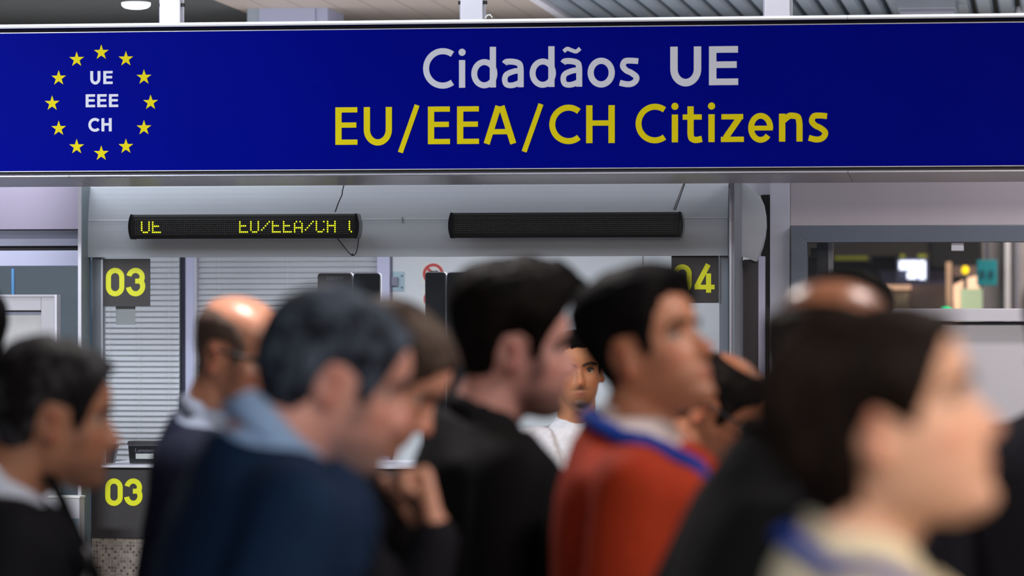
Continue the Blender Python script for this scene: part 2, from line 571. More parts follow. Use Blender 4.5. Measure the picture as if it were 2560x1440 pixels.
# pillar between the ceiling zones
pil = empty('trim_1', (PX(717, 16.9), 16.9, 0), kind='structure')
boxo('pillar_face', PX(648, 16.8), PX(788, 16.8), 16.8, 17.2, 0, ZC, M_PILLAR, pil)
boxo('pillar_side_panel', PX(617, 16.8), PX(647.4, 16.8), 16.81, 17.2, 0, ZC, M_POST, pil)
boxo('pillar_side_panel', PX(789, 16.8), PX(818, 16.8), 16.81, 17.2, 0, ZC, M_PILLAR, pil)

# round ceiling light
dl = empty('downlight', P(340, 11, 16.2), 'round white glowing downlight under the dark slatted ceiling', 'ceiling light')
c = P(340, 11, 16.2)
bm = bmesh.new()
prof = [(0.0, -0.020), (0.03, -0.0185), (0.05, -0.014), (0.060, -0.006), (0.062, 0.006)]
n = 28
rings = [[bm.verts.new((c.x + r * math.cos(2 * PI * k / n), c.y + r * math.sin(2 * PI * k / n), c.z + z)) for k in range(n)] for r, z in prof[1:]]
top = bm.verts.new((c.x, c.y, c.z + prof[0][1]))
for k in range(n):
    bm.faces.new((top, rings[0][k], rings[0][(k + 1) % n]))
for i in range(len(rings) - 1):
    for k in range(n):
        bm.faces.new((rings[i][k], rings[i][(k + 1) % n], rings[i + 1][(k + 1) % n], rings[i + 1][k]))
obj('diffuser', bm, M_DOWN, dl, smooth=True)
bm = bmesh.new()
prism(bm, [(c.x + 0.048 * math.cos(2 * PI * k / n), c.y + 0.048 * math.sin(2 * PI * k / n)) for k in range(n)], 'z', c.z + 0.006, ZC + 0.06)
obj('trim_ring', bm, M_CEIL_D, dl)
c2 = P(2553, 46, 17.55)
dl2 = empty('downlight', c2, 'small warm glowing downlight at the right end of the slatted ceiling', 'ceiling light')
bm = bmesh.new()
bmesh.ops.create_icosphere(bm, subdivisions=2, radius=0.02)
for v in bm.verts: v.co = Vector((v.co.x, v.co.y, v.co.z * 0.5)) + c2
obj('diffuser', bm, mat('warm_lens', (255, 226, 190), 0.4, emit=1.6), dl2, smooth=True)
bm = bmesh.new()
prism(bm, [(c2.x + 0.024 * math.cos(2 * PI * k / 16), c2.y + 0.024 * math.sin(2 * PI * k / 16)) for k in range(16)], 'z', c2.z + 0.004, ZC + 0.03)
obj('trim_ring', bm, M_ALU_PALE, dl2)
# access box hanging under the right slats
ab = empty('ceiling_duct_box', P(2315, 10, 16.6), 'pale grey duct box hanging below the blue-grey ceiling slats', 'duct')
zb = PZ(21, 16.5, 2315)
boxo('box_body', PX(2243, 16.5), PX(2390, 16.5), 16.5, 17.0, zb, ZC, M_POST, ab, 0.004)
boxo('base_plate', PX(2250, 16.5), PX(2385, 16.5), 16.52, 16.98, zb - 0.012, zb - 0.0005, M_MIDTRIM, ab)

# ------------------------------------------------------------------ overhead sign
sx0, sx1 = PX(-240, YS), PX(2840, YS)
zt = PZ(76.5, YS, 1253)       # panel top
zbt = PZ(420.5, YS, 1253)     # panel bottom
zt = P(0, 84, YS).z
zbt = P(0, 428.5, YS).z
sign = empty('overhead_sign', ((sx0 + sx1) / 2, YS, zbt), 'long blue overhead sign with Cidadãos UE lettering and a ring of twelve yellow stars', 'sign')
boxo('face_panel', sx0, sx1, YS, YS + 0.02, zbt, zt, M_SIGNBLUE, sign)
seams = [sx0, PX(175, YS), PX(2120, YS), sx1]
zr = P(0, 62, YS).z
rail = []
for i in range(3):
    a, b = seams[i] + (0.0008 if i else 0), seams[i + 1] - 0.0008
    # top rail: rounded extrusion overhanging the face
    bm = bmesh.new()
    h = zr - zt - 0.004
    prof = [(YS + 0.06, zr), (YS - 0.004, zr), (YS - 0.022, zr - 0.004), (YS - 0.030, zr - 0.010), (YS - 0.026, zr - 0.0155), (YS + 0.06, zr - 0.0155)]
    prism(bm, prof, 'x', a, b)
    obj('top_rail', bm, M_RAIL_LIT, sign, smooth=False)  # white colour stands in for light falling on the metal rail
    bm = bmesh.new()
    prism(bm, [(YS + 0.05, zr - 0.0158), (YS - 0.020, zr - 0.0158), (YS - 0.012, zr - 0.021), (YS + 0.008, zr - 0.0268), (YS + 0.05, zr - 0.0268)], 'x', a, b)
    obj('rail_shade', bm, M_RAIL_SHADE, sign)  # dark colour stands in for shade and reflection under the curved rail
    # bottom lip
    bm = bmesh.new()
    zl = P(0, 437, YS).z
    prof = [(YS + 0.03, zl), (YS - 0.006, zl), (YS - 0.014, zl - 0.004), (YS - 0.014, zl - 0.008), (YS - 0.004, zl - 0.0115), (YS + 0.03, zl - 0.0115)]
    prism(bm, prof, 'x', a, b)
    obj('bottom_lip', bm, M_ALU, sign)
    bm = bmesh.new()
    prism(bm, [(YS + 0.030, zl - 0.0115), (YS + 0.030, zl - 0.006), (YS + 0.37, zl - 0.022), (YS + 0.38, zl - 0.028), (YS + 0.36, zl - 0.030)], 'x', a, b)
    obj('underside_tray', bm, M_POLISH, sign)
yu = YS + 0.345
boxo('underside_strip', PX(711, yu), PX(1382, yu), yu, yu + 0.03, PZ(459.5, yu, 1050), PZ(454.5, yu, 1050), M_DARKTRIM, sign)
boxo('strip_end_cap', PX(1382.5, yu), PX(1404, yu), yu - 0.006, yu + 0.03, PZ(457.5, yu, 1390), PZ(448, yu, 1390), M_ALU_PALE, sign)
boxo('shadow_gap', sx0, sx1, YS + 0.012, YS + 0.05, zt, zr - 0.026, M_GAP, sign)
boxo('shadow_gap', sx0, sx1, YS + 0.012, YS + 0.05, zl - 0.002, zbt, M_GAP, sign)
boxo('edge_strip', sx0, sx1, YS - 0.003, YS + 0.010, zt - 0.0001, zt + 0.0026, M_ALU_PALE, sign)
boxo('edge_strip', sx0, sx1, YS - 0.003, YS + 0.010, zbt - 0.0026, zbt + 0.0001, M_ALU_PALE, sign)
boxo('sign_housing', sx0 + 0.01, sx1 - 0.01, YS + 0.05, YS + 0.36, zl - 0.004, zr - 0.004, M_ALU, sign)
# posts carrying the sign from the ceiling
for pxl, pxr in ((399, 450), (1151, 1206), (1911, 1974)):
    yp = YS + 0.20
    f = boxo('support_post', PX(pxl, yp), PX(pxr, yp), yp, yp + 0.07, zr - 0.01, ZC, M_ALU_PALE, sign, 0.002)
    for s, xx in ((-1, PX(pxl - 2.2, yp)), (1, PX(pxr + 4.5, yp))):
        bm = bmesh.new()
        tube(bm, [(xx, yp + 0.02, zr - 0.01), (xx, yp + 0.02, ZC)], 0.0032)
        obj('tie_rod', bm, M_ALU_PALE, sign, smooth=True)
        bm = bmesh.new()
        zz = PZ(12 if pxl < 1000 else 6 if pxl < 1500 else -14, yp, pxl)
        prism(bm, [(xx + 0.0085 * math.cos(k * PI / 4 + PI / 8), yp + 0.02 + 0.0085 * math.sin(k * PI / 4 + PI / 8)) for k in range(8)], 'z', zz - 0.006, zz + 0.006)
        obj('clamp_nut', bm, M_BLACK, sign)
# crumpled scrap of tape left on the rail
bm = bmesh.new()
cc = P(1222, 41, YS + 0.02)
tube(bm, [cc + Vector((-0.012, 0, -0.006)), cc + Vector((-0.006, 0, 0.004)), cc + Vector((0.004, 0.004, 0.006)), cc + Vector((0.012, 0.002, -0.004))], 0.0028, 6)
obj('cable_clip', bm, M_PAPER, sign, smooth=True)

# lettering, each letter a piece
yf, yk = YS - 0.0022, YS + 0.001


def spx(px): return PX(px, YS)


def letters(spec, px_ref, base_py, cap_py, x_py, w_px, h_px, m, over=None):
    """all measures taken near column px_ref"""
    z0 = P(px_ref, base_py, YS).z
    zc = P(px_ref, cap_py, YS).z
    zx = P(px_ref, x_py, YS).z
    k = abs(spx(px_ref + 50) - spx(px_ref - 50)) / 100.0
    for ch, a, b in spec:
        bm = bmesh.new()
        zt_ = zc
        if ch == 'i': zt_ = P(px_ref, cap_py + (12 if over is None else over), YS).z
        if ch == 'd': zt_ = z0 + (zc - z0) * 1.04
        if ch == 't': zt_ = z0 + (zc - z0) * 0.945
        if ch == '/':
            glyph(bm, ch, spx(a), spx(b), z0 - 0.215 * (zc - z0), z0 + 1.045 * (zc - z0), zx, w_px * k, h_px * k, yf, yk)
        else:
            glyph(bm, ch, spx(a), spx(b), z0, zt_, zx, w_px * k * 0.95, h_px * k * 0.95, yf, yk)
        obj('letter', bm, m, sign)


letters([('C', 1057.7, 1135.8), ('i', 1147.2, 1163.6), ('d', 1178, 1240.2), ('a', 1254.3, 1309.8), ('d', 1323.9, 1386.5), ('~', 1400.5, 1456), ('o', 1469, 1537.3), ('s', 1547, 1598.9)],
        1239, 218.7, 121.0, 149.5, 16.3, 14.4, M_SIGNWHITE, 9)
letters([('U', 1675.8, 1753.2), ('E', 1772.5, 1845.6)], 1808, 212.9, 115.6, 146, 19.6, 17.2, M_SIGNWHITE)
letters([('E', 838.7, 893.9), ('U', 909.7, 980), ('/', 1001, 1043), ('E', 1070, 1125.2), ('E', 1142.8, 1197.7), ('A', 1208.6, 1291.6), ('/', 1310.4, 1352.6), ('C', 1373, 1452), ('H', 1465.6, 1537)],
        1200, 359.8, 265.6, 290, 16.4, 13.6, M_SIGNYEL)
letters([('C', 1588.7, 1666), ('i', 1679.3, 1695.5), ('t', 1706.8, 1756), ('i', 1770.8, 1787), ('z', 1802.4, 1859.7), ('e', 1870, 1933.6), ('n', 1947.6, 2006.7), ('s', 2019.4, 2070.7)],
        1800, 355.2, 260.2, 285.6, 16.4, 13.8, M_SIGNYEL, 4.8)
for spec, py0, py1 in (([('U', 226, 251.4), ('E', 258.6, 282)], 210.3, 177.6), ([('E', 214.5, 238.2), ('E', 243.4, 267), ('E', 272.6, 296)], 268.0, 235.6), ([('C', 221, 249.2), ('H', 254, 279.6)], 328.6, 295.6)):
    letters(spec, 253, py0, py1, py1 + 8, 7.6, 6.4, M_SIGNWHITE)
# twelve upright stars
stc = P(253.5, 256.7, YS)
rX = abs(spx(376.9) - spx(130.8)) / 2
rZ = (P(253.5, 130.5, YS).z - P(253.5, 383, YS).z) / 2
rs = 19.4 * abs(spx(300) - spx(200)) / 100
bm = bmesh.new()
pts = []
for k in range(10):
    r = rs if k % 2 == 0 else rs * 0.392
    t = PI / 2 + k * PI / 5
    pts.append((r * math.cos(t), r * math.sin(t)))
prism(bm, pts, 'y', -0.0022, 0.001)
bmesh.ops.recalc_face_normals(bm, faces=bm.faces)
star_me = bpy.data.meshes.new('star')
bm.to_mesh(star_me); bm.free(); star_me.materials.append(M_SIGNYEL)
for k in range(12):
    t = k * PI / 6
    link('star', star_me, sign, (stc.x + rX * math.cos(t), YS, stc.z + rZ * math.sin(t) - 0.001))

# ------------------------------------------------------------------ passport booth
bx0, bx1 = PX(224, YB), PX(1822, YB)
booth = empty('passport_booth', ((bx0 + bx1) / 2, YB, 0), 'grey passport control booth with curved fascia and dark counter front, lanes 03 and 04', 'booth')
zf1 = P(1280, 452, YB).z
zf0 = P(1280, 641, YB).z


def fascia_profile(z0, z1, b, n=14):
    pts = []
    for k in range(n + 1):
        t = k / n
        # leans out from the top, fullest below the middle, slightly tucked in at the foot
        pts.append((-b * (math.sin(PI * min(1, (t ** 0.8) * 0.62 + 0.0)) ** 1.0), z1 + (z0 - z1) * t))
    return pts


fp = fascia_profile(zf0, zf1, 0.045)
# upper curved sheet and lower flat sheet meet in a fine horizontal joint
zj = P(1280, 549, YB).z
bm = bmesh.new()
up = [(YB + y, z) for y, z in fp if z > zj]
lo = [(YB + y, z) for y, z in fp if z <= zj]
ymid = up[-1][0]
prism(bm, [(YB + 0.02, zf1)] + up + [(ymid - 0.002, zj + 0.0006), (YB + 0.02, zj + 0.0006)], 'x', bx0, bx1)
obj('fascia_sheet', bm, M_FASCIA, booth, smooth=False)
bm = bmesh.new()
prism(bm, [(YB + 0.02, zj - 0.0006), (ymid - 0.002, zj - 0.0006)] + lo + [(YB + 0.02, zf0)], 'x', bx0, bx1)
obj('fascia_sheet', bm, M_FASCIA, booth)
boxo('fascia_joint', PX(1010, YB), PX(1011.4, YB), ymid - 0.0065, YB, zj - 0.010, zj + 0.010, M_MIDTRIM, booth)
# side fins
yfin = YB - 0.15
boxo('side_fin', PX(197, yfin), PX(202.5, yfin), yfin, YB - 0.001, 0, P(200, 462, yfin).z, M_FIN, booth, 0.001)
boxo('fin_edge', PX(195.5, yfin), PX(203.5, yfin), yfin - 0.004, yfin + 0.006, 0, P(200, 461, yfin).z, M_ALU_PALE, booth)
boxo('side_fin', PX(1826, yfin), PX(1836, yfin), yfin, YB + 0.25, 0, P(1830, 449, yfin).z, M_POST, booth, 0.001)
boxo('fin_edge', PX(1824, yfin), PX(1829, yfin), yfin - 0.006, yfin + 0.006, 0, P(1830, 449, yfin).z, M_ALU, booth)
boxo('roof', bx0, bx1, YB, YI + 0.05, zf1 - 0.03, zf1, M_FASCIA, booth)
# counter
zc1 = P(300, 1163, YB).z
zc0 = P(300, 1169, YB).z
zm = P(300, 1345, YB).z
boxo('counter_top', PX(226, YB), bx1, YB - 0.02, YB + 0.75, zc0, zc1, M_ALU_PALE, booth, 0.002)
boxo('counter_front', PX(228, YB), bx1, YB, YB + 0.03, zm, zc0 - 0.001, M_PLATE, booth)
boxo('counter_base', PX(228, YB), bx1, YB + 0.012, YB + 0.04, 0, zm, M_GROUT, booth)
boxo('kick_strip', PX(224, YB), bx1, YB - 0.01, YB + 0.012, 0, 0.10, M_BLACK, booth)
# uprights
boxo('upright', PX(230, YB), PX(256.5, YB), YB, YB + 0.05, zc1, zf0, M_POST, booth, 0.002)
boxo('upright_bead', PX(253, YB), PX(257.4, YB), YB - 0.004, YB + 0.0, zc1, zf0, M_ALU, booth)
boxo('upright', PX(1798, YB), PX(1821, YB), YB, YB + 0.05, zc1, zf0, M_POST, booth, 0.002)
boxo('upright_base', PX(204, YB), PX(228, YB), YB + 0.03, YB + 0.06, 0, zf0, M_FIN, booth)
# mosaic of small glass tiles under the counter, too small to be picked apart one by one
pit = abs(PX(300, YB) - PX(307.65, YB))
me = bpy.data.meshes.new('mosaic_tiles')
V, F, Cc = [], [], []
rnd = random.Random(3)
nx = int((bx1 - PX(229, YB)) / pit)
nz = int((zm - 0.11) / pit)
for i in range(nx):
    for j in range(nz):
        x = PX(229, YB) + pit * (i + 0.5)
        z = zm - pit * (j + 0.5)
        s = pit * 0.415
        o = len(V)
        for dx, dz, yy, q in ((-s, -s, YB + 0.012, 1), (s, -s, YB + 0.012, 1), (s, s, YB + 0.012, 1), (-s, s, YB + 0.012, 1), (-s, -s, YB + 0.0095, .92), (s, -s, YB + 0.0095, .92), (s, s, YB + 0.0095, .92), (-s, s, YB + 0.0095, .92)):
            V.append((x + dx * q, yy, z + dz * q))
        F += [(o + 4, o + 5, o + 6, o + 7), (o, o + 1, o + 5, o + 4), (o + 1, o + 2, o + 6, o + 5), (o + 2, o + 3, o + 7, o + 6), (o + 3, o, o + 4, o + 7)]
        g = rnd.choice([(170, 160, 152), (188, 178, 168), (134, 124, 118), (112, 103, 99), (160, 150, 143), (180, 172, 162)])
        Cc += [lin(g)] * 8
me.from_pydata(V, [], F)
ca = me.color_attributes.new('Col', 'FLOAT_COLOR', 'POINT')
ca.data.foreach_set('color', np.array(Cc, dtype=np.float32).ravel())
me.materials.append(mat_attr('mosaic_tile', 0.3, 0.5))
tag(link('mosaic_tiles', me, booth), kind='stuff')

# glazing
boxo('glass_pane', PX(257, YB), PX(1797, YB), YB + 0.030, YB + 0.036, zc1, zf0, M_GLASS, booth)

# booth inside: back wall with window, post and white door
YW = YI
bw = empty('wall_back_booth', ((bx0 + bx1) / 2, YW, 0), kind='structure')
bw.name = 'trim_2'
ztop = zf1 - 0.03
xl = PX(205, YW)
boxo('back_pane', xl, PX(950, YW), YW + 0.06, YW + 0.08, 1.0, ztop, M_BEHINDBLIND, bw)
boxo('apron_wall', xl, PX(950, YW), YW + 0.04, YW + 0.10, 0, 1.0, M_LAV, bw)
boxo('mullion', PX(450, YW), PX(469, YW), YW + 0.02, YW + 0.05, 1.0, ztop, M_POST_SHADE, bw)  # dark strip painted in for the shade beside the lavender post
boxo('mullion', PX(468, YW), PX(489, YW), YW - 0.03, YW + 0.01, 1.0, ztop, M_LAV, bw)
boxo('mullion_bead', PX(489.5, YW), PX(496, YW), YW - 0.034, YW + 0.01, 1.0, ztop, M_ALU_PALE, bw)
boxo('door_post', PX(948, YW), PX(979, YW), YW - 0.05, YW + 0.05, 0, ztop, M_LAV, bw)
boxo('wall_panel', PX(1610, YW), PX(1900, YW), YW - 0.02, YW + 0.05, 0, ztop, M_WHITE, bw)
# venetian blinds
bm = bmesh.new()
for rng, lab in (((258, 449.5), 'narrow pale grey venetian blind behind the left lane 03 number plate'), ((496.5, 947), 'wide pale grey venetian blind inside the booth behind the bald man with glasses')):
    a, b = PX(rng[0] - 6 if rng[0] < 300 else rng[0], YW), PX(rng[1], YW)
    vb = empty('venetian_blind', ((a + b) / 2, YW, ztop), lab, 'blind', 'venetian blinds in the booth')
    boxo('head_rail', a, b, YW - 0.028, YW + 0.012, ztop - 0.03, ztop, M_BLIND, vb)
    bm = bmesh.new()
    hw = (b - a) / 2
    th = math.radians(66)
    ca_, sa_ = math.cos(th), math.sin(th)
    q = 0.0125
    prism(bm, [(-q * ca_, -q * sa_), (0.0015, 0.0025), (q * ca_, q * sa_), (q * ca_, q * sa_ + 0.0008), (0.001, 0.0035), (-q * ca_, -q * sa_ + 0.0008)], 'x', -hw, hw)
    bmesh.ops.recalc_face_normals(bm, faces=bm.faces)
    sm = bpy.data.meshes.new('slat')
    bm.to_mesh(sm); bm.free(); sm.materials.append(M_BLIND)
    pz = 14.0 / FPX * 15.9
    k = 0
    z = ztop - 0.045
    while z > 1.02:
        link('slat', sm, vb, ((a + b) / 2, YW - 0.006, z))
        z -= pz
        k += 1
    boxo('bottom_rail', a, b, YW - 0.016, YW + 0.004, z - 0.002, z + 0.012, M_BLIND, vb)
    for f in (0.12, 0.5, 0.88):
        boxo('ladder_cord', a + (b - a) * f - 0.0008, a + (b - a) * f + 0.0008, YW - 0.0185, YW - 0.0170, z, ztop - 0.03, M_PAPER, vb)
# white door with latch plate
dr = empty('door_1', (PX(1300, YW), YW, 0), kind='structure')
boxo('door_leaf', PX(983, YW), PX(1608, YW), YW - 0.02, YW + 0.03, 0.02, ztop, M_WHITE, dr, 0.001)
boxo('door_edge', PX(979.6, YW), PX(982.2, YW), YW - 0.03, YW + 0.03, 0.02, ztop, M_MIDTRIM, dr)
ls = empty('latch_plate', P(999, 704, YW - 0.02), 'pale blue zinc latch plate screwed to the white booth door', 'latch')
pl = boxo('plate', PX(983.5, YW), PX(1013.5, YW), YW - 0.024, YW - 0.0205, PZ(728.5, YW, 999), PZ(679.5, YW, 999), M_STRIKE, ls, 0.0008)
boxo('keeper', PX(983, YW), PX(998, YW), YW - 0.045, YW - 0.0245, PZ(715, YW, 999), PZ(693, YW, 999), M_MIDTRIM, ls, 0.001)
for yy in (690, 719):
    cc = P(1005, yy, YW - 0.024)
    bm = bmesh.new()
    disc(bm, cc.x, cc.z, 0.0045, YW - 0.0262, YW - 0.0242, 10)
    obj('screw', bm, M_DARKTRIM, ls)
# no photography notices on the door
for cy, lab, full in ((680, 'white notice with red no photography ring above the black terminal', True), (748, 'second red ringed notice mostly hidden behind the black terminal', False)):
    ns = empty('notice', P(1083, cy, YW - 0.022), lab, 'notice')
    boxo('sheet', PX(1056, YW), PX(1110, YW), YW - 0.0225, YW - 0.0205, PZ(cy + 31, YW, 1083), PZ(cy - 24, YW, 1083), M_PAPER, ns)
    cc = P(1083 if full else 1085, cy + (5 if full else 0), YW - 0.0225)
    kk = abs(PX(1183, YW) - PX(1083, YW)) / 100
    bm = bmesh.new()
    ribbon(bm, arc(cc.x, cc.z, 22.5 * kk, 22.5 * kk, 0, 360, 36)[:-1], 7 * kk, YW - 0.0240, YW - 0.0222, True)
    ribbon(bm, [(cc.x - 15.5 * kk, cc.z + 15.5 * kk), (cc.x + 15.5 * kk, cc.z - 15.5 * kk)], 7 * kk, YW - 0.0239, YW - 0.0222)
    obj('prohibition_ring', bm, M_RED, ns)
    if full:
        bm = bmesh.new()
        prism(bm, [(cc.x - 13 * kk, cc.z - 8 * kk), (cc.x + 12 * kk, cc.z - 8 * kk), (cc.x + 12 * kk, cc.z + 6 * kk), (cc.x + 11 * kk, cc.z + 8.5 * kk), (cc.x + 5 * kk, cc.z + 8.5 * kk), (cc.x + 4 * kk, cc.z + 6.5 * kk), (cc.x + 1 * kk, cc.z + 8.2 * kk), (cc.x - 5 * kk, cc.z + 8.6 * kk), (cc.x - 8 * kk, cc.z + 6 * kk), (cc.x - 13 * kk, cc.z + 6 * kk)], 'y', YW - 0.0246, YW - 0.0225)
        obj('camera_pictogram', bm, M_BLACK, ns)
# ceiling lamp in the booth
bl = empty('booth_lamp', ((bx0 + bx1) / 2, YB + 0.85, ztop), 'long white lamp fixed under the booth roof', 'lamp')
boxo('diffuser', bx0 + 0.35, bx1 - 0.35, YB + 0.55, YB + 0.75, ztop - 0.03, ztop - 0.002, mat('booth_lamp_lens', (240, 244, 255), 0.5, emit=5.2, emit_rgb=(226, 236, 255)), bl)
boxo('lamp_tray', bx0 + 0.33, bx1 - 0.33, YB + 0.53, YB + 0.77, ztop - 0.012, ztop - 0.0005, M_ALU_PALE, bl)


# number plates
def number_sign(lab, pxl, pxr, pyt, pyb, digits, yy, backing=True):
    ns = empty('number_sign', P((pxl + pxr) / 2, pyb, yy), lab, 'sign')
    if backing:
        boxo('plate', PX(pxl, yy), PX(pxr, yy), yy, yy + 0.006, PZ(pyb, yy, pxl), PZ(pyt, yy, pxl), M_PLATE, ns, 0.0008)
    for ch, a, b, zt_, zb_ in digits:
        bm = bmesh.new()
        k = abs(PX(a + 50, yy) - PX(a - 50, yy)) / 100
        glyph(bm, ch, PX(a, yy), PX(b, yy), PZ(zb_, yy, a), PZ(zt_, yy, a), 0, 12.6 * k, 12.6 * k, yy - 0.0016, yy + 0.0004)
        obj('digit', bm, M_DIGIT, ns)
    return ns


number_sign('dark square sign with yellow 03 hanging below the fascia', 257.6, 375, 647, 765, [('0', 265, 311, 669.7, 741), ('3', 317.8, 363.4, 669.7, 741)], YB - 0.012)
number_sign('dark square sign with yellow 04 behind the man in the orange jacket', 1678.5, 1797, 638.5, 757.5, [('0', 1683, 1729, 661, 733.5), ('4', 1736.3, 1786.6, 661, 731.8)], YB - 0.012)
number_sign('large yellow figures 03 on the dark counter front', 0, 0, 0, 0, [('0', 263.3, 307, 1196, 1264.6), ('3', 313, 356.5, 1196, 1264.6)], YB - 0.0005, False)
pn = boxo('paper_note', PX(285, YB), PX(334, YB), YB + 0.0275, YB + 0.0295, PZ(812, YB, 300), PZ(766, YB, 300), mat('translucent_note', (150, 156, 158), 0.6, 0, 0.02), None)
tag(pn, 'small pale paper note taped to the glass under the upper 03 sign', 'note')


# LED message displays hanging on the fascia
def led_display(lab, pxl, pxr, pt_l, pb_l, rows, reds):
    yd = YB - 0.155
    x0, x1 = PX(pxl, yd), PX(pxr, yd)
    z1, z0 = PZ(pt_l, yd, pxl), PZ(pb_l, yd, pxl)
    ld = empty('led_display', ((x0 + x1) / 2, yd + 0.03, z0), lab, 'display', 'message displays on the fascia')
    h = z1 - z0
    bm = bmesh.new()
    prof = [(yd + 0.07, z0 + 0.004), (yd + 0.012, z0), (yd + 0.003, z0 + 0.010), (yd + 0.002, z0 + h * .30), (yd + 0.002, z0 + h * .75), (yd + 0.004, z1 - 0.008), (yd + 0.012, z1), (yd + 0.07, z1 - 0.004)]
    prism(bm, prof, 'x', x0 + 0.012, x1 - 0.012)
    obj('housing', bm, M_BLACK, ld)
    for s, xe in ((1, x0), (-1, x1)):
        bm = bmesh.new()
        pts = []
        for k in range(9):
            t = k / 8
            pts.append((xe + s * 0.012 * (2 * t - 1) ** 2 * 0.75, z0 - 0.001 + (h + 0.002) * t))
        pts += [(xe + s * 0.016, z1 + 0.001), (xe + s * 0.016, z0 - 0.001)]
        prism(bm, pts, 'y', yd - 0.002, yd + 0.072)
        obj('end_cap', bm, M_BLACKGLOSS, ld, bevel=0.0012)
    boxo('lower_bead', x0 + 0.016, x1 - 0.016, yd - 0.0012, yd + 0.004, z0 + 0.0125, z0 + 0.0145, M_LEDOFF, ld)
    # dot matrix
    cp = 4.585 * abs(PX(900, yd) - PX(800, yd)) / 100
    rp_ = 5.18 / FPX * (14.1)
    zb_ = PZ(581.0 if pxl < 800 else 576.5, yd, 354 if pxl < 800 else 1150)
    me = bpy.data.meshes.new('dot_grid')
    V, F = [], []

    def dot(x, z, r, y):
        o = len(V)
        for k in range(6):
            V.append((x + r * math.cos(k * PI / 3), y, z + r * math.sin(k * PI / 3)))
        V.append((x, y - 0.0012, z))
        for k in range(6): F.append((o + k, o + (k + 1) % 6, o + 6))
    xs = PX(pxl + 19, yd)
    nc = int((x1 - 0.03 - xs) / cp)
    for c_ in range(nc):
        for r_ in range(8):
            dot(xs + cp * c_, zb_ + rp_ * r_ - rp_, cp * 0.36, yd + 0.0012)
    me.from_pydata(V, [], F)
    me.materials.append(M_LEDOFF)
    tag(link('dot_grid', me, ld), kind='stuff')
    if rows:
        V.clear(); F.clear()
        for px0, pat in rows:
            for (cc_, rr_) in pat:
                dot(PX(px0 + 4.62 * cc_, yd), zb_ + rp_ * rr_, cp * 0.45, yd - 0.0002)
        me = bpy.data.meshes.new('lit_dots')
        me.from_pydata(list(V), [], list(F))
        me.materials.append(M_LEDON)
        tag(link('lit_dots', me, ld), kind='stuff')
    return ld


# six visible rows of each character (the scanning cut off the seventh); row 0 is the lowest
gU = [(0, r) for r in range(1, 6)] + [(4, r) for r in range(1, 6)] + [(1, 0), (2, 0), (3, 0)]
gE = [(0, r) for r in range(6)] + [(1, 3), (2, 3), (3, 3)] + [(c_, 0) for c_ in range(1, 5)]
gS = [(0, 1), (1, 2), (2, 3), (3, 4), (4, 5)]
gA = [(0, r) for r in range(5)] + [(4, r) for r in range(5)] + [(1, 5), (3, 5), (1, 2), (2, 2), (3, 2)]
gC = [(0, r) for r in range(1, 6)] + [(4, 5), (1, 0), (2, 0), (3, 0), (4, 1)]
gH = [(0, r) for r in range(6)] + [(4, r) for r in range(6)] + [(1, 3), (2, 3), (3, 3)]
gL = [(0, r) for r in range(1, 6)] + [(1, 0)]
led_display('black message display lit with yellow UE EU/EEA/CH dots above lane 03', 320, 898, 536.5, 597.5,
            [(354.2, gU), (381.8, gE), (599.7, gE), (627.3, gU), (654.6, gS), (681.6, gE), (709.2, gE), (736.6, gA), (764, gS), (791, gC), (819, gH), (873.6, gL)], True)
led_display('black message display with no lit dots above lane 04', 1120, 1708, 532, 595, None, False)


def cable(name, lab, pts, y0, r, m):
    bm = bmesh.new()
    q = [P(a, b, y0 if len(t) == 0 else t[0]) for a, b, *t in pts]
    # smooth path
    out = []
    for i in range(len(q) - 1):
        p0 = q[max(i - 1, 0)]; p1 = q[i]; p2 = q[i + 1]; p3 = q[min(i + 2, len(q) - 1)]
        for k in range(5):
            t = k / 5
            out.append(0.5 * ((2 * p1) + (-p0 + p2) * t + (2 * p0 - 5 * p1 + 4 * p2 - p3) * t * t + (-p0 + 3 * p1 - 3 * p2 + p3) * t ** 3))
    out.append(q[-1])
    tube(bm, out, r, 7)
    return tag(obj(name, bm, m, None, smooth=True), lab, 'cable')


cable('power_cable', 'thin cable running from the soffit down behind the lit display', [(861, 458, YB - 0.10), (856, 478), (855, 487), (846, 507), (838, 530, YB - 0.09)], YB - 0.10, 0.0022, M_CABLE)
cable('power_cable', 'black cable looping below the right end of the lit display', [(842, 594, YB - 0.09), (866, 624), (880, 638), (890, 632), (896, 600), (898, 548, YB - 0.1)], YB - 0.11, 0.0020, M_CABLE)
cable('power_cable', 'grey cable pair running from soffit to the unlit display', [(1716, 447, YB - 0.10), (1708, 462), (1697, 490), (1684, 524, YB - 0.09)], YB - 0.10, 0.0026, M_CABLE_P)
cable('power_cable', 'dark cable clipped beside the grey pair above the unlit display', [(1718, 446, YB - 0.10), (1711, 462), (1701, 490), (1688, 526, YB - 0.09)], YB - 0.106, 0.0018, M_CABLE)
cable('power_cable', 'short black cable loop drooping from the polished soffit', [(1597, 437, YS + 0.3), (1606, 443), (1628, 446), (1650, 443), (1660, 437, YS + 0.3)], YS + 0.3, 0.0016, M_CABLE)
bm = bmesh.new()
cc = P(881, 637, YB - 0.112)
bmesh.ops.create_icosphere(bm, subdivisions=2, radius=0.0055)
for v in bm.verts: v.co += cc
tag(obj('cable_tie_knot', bm, M_CABLE, None, smooth=True), 'small dark knot at the lowest point of the cable loop', 'knot')


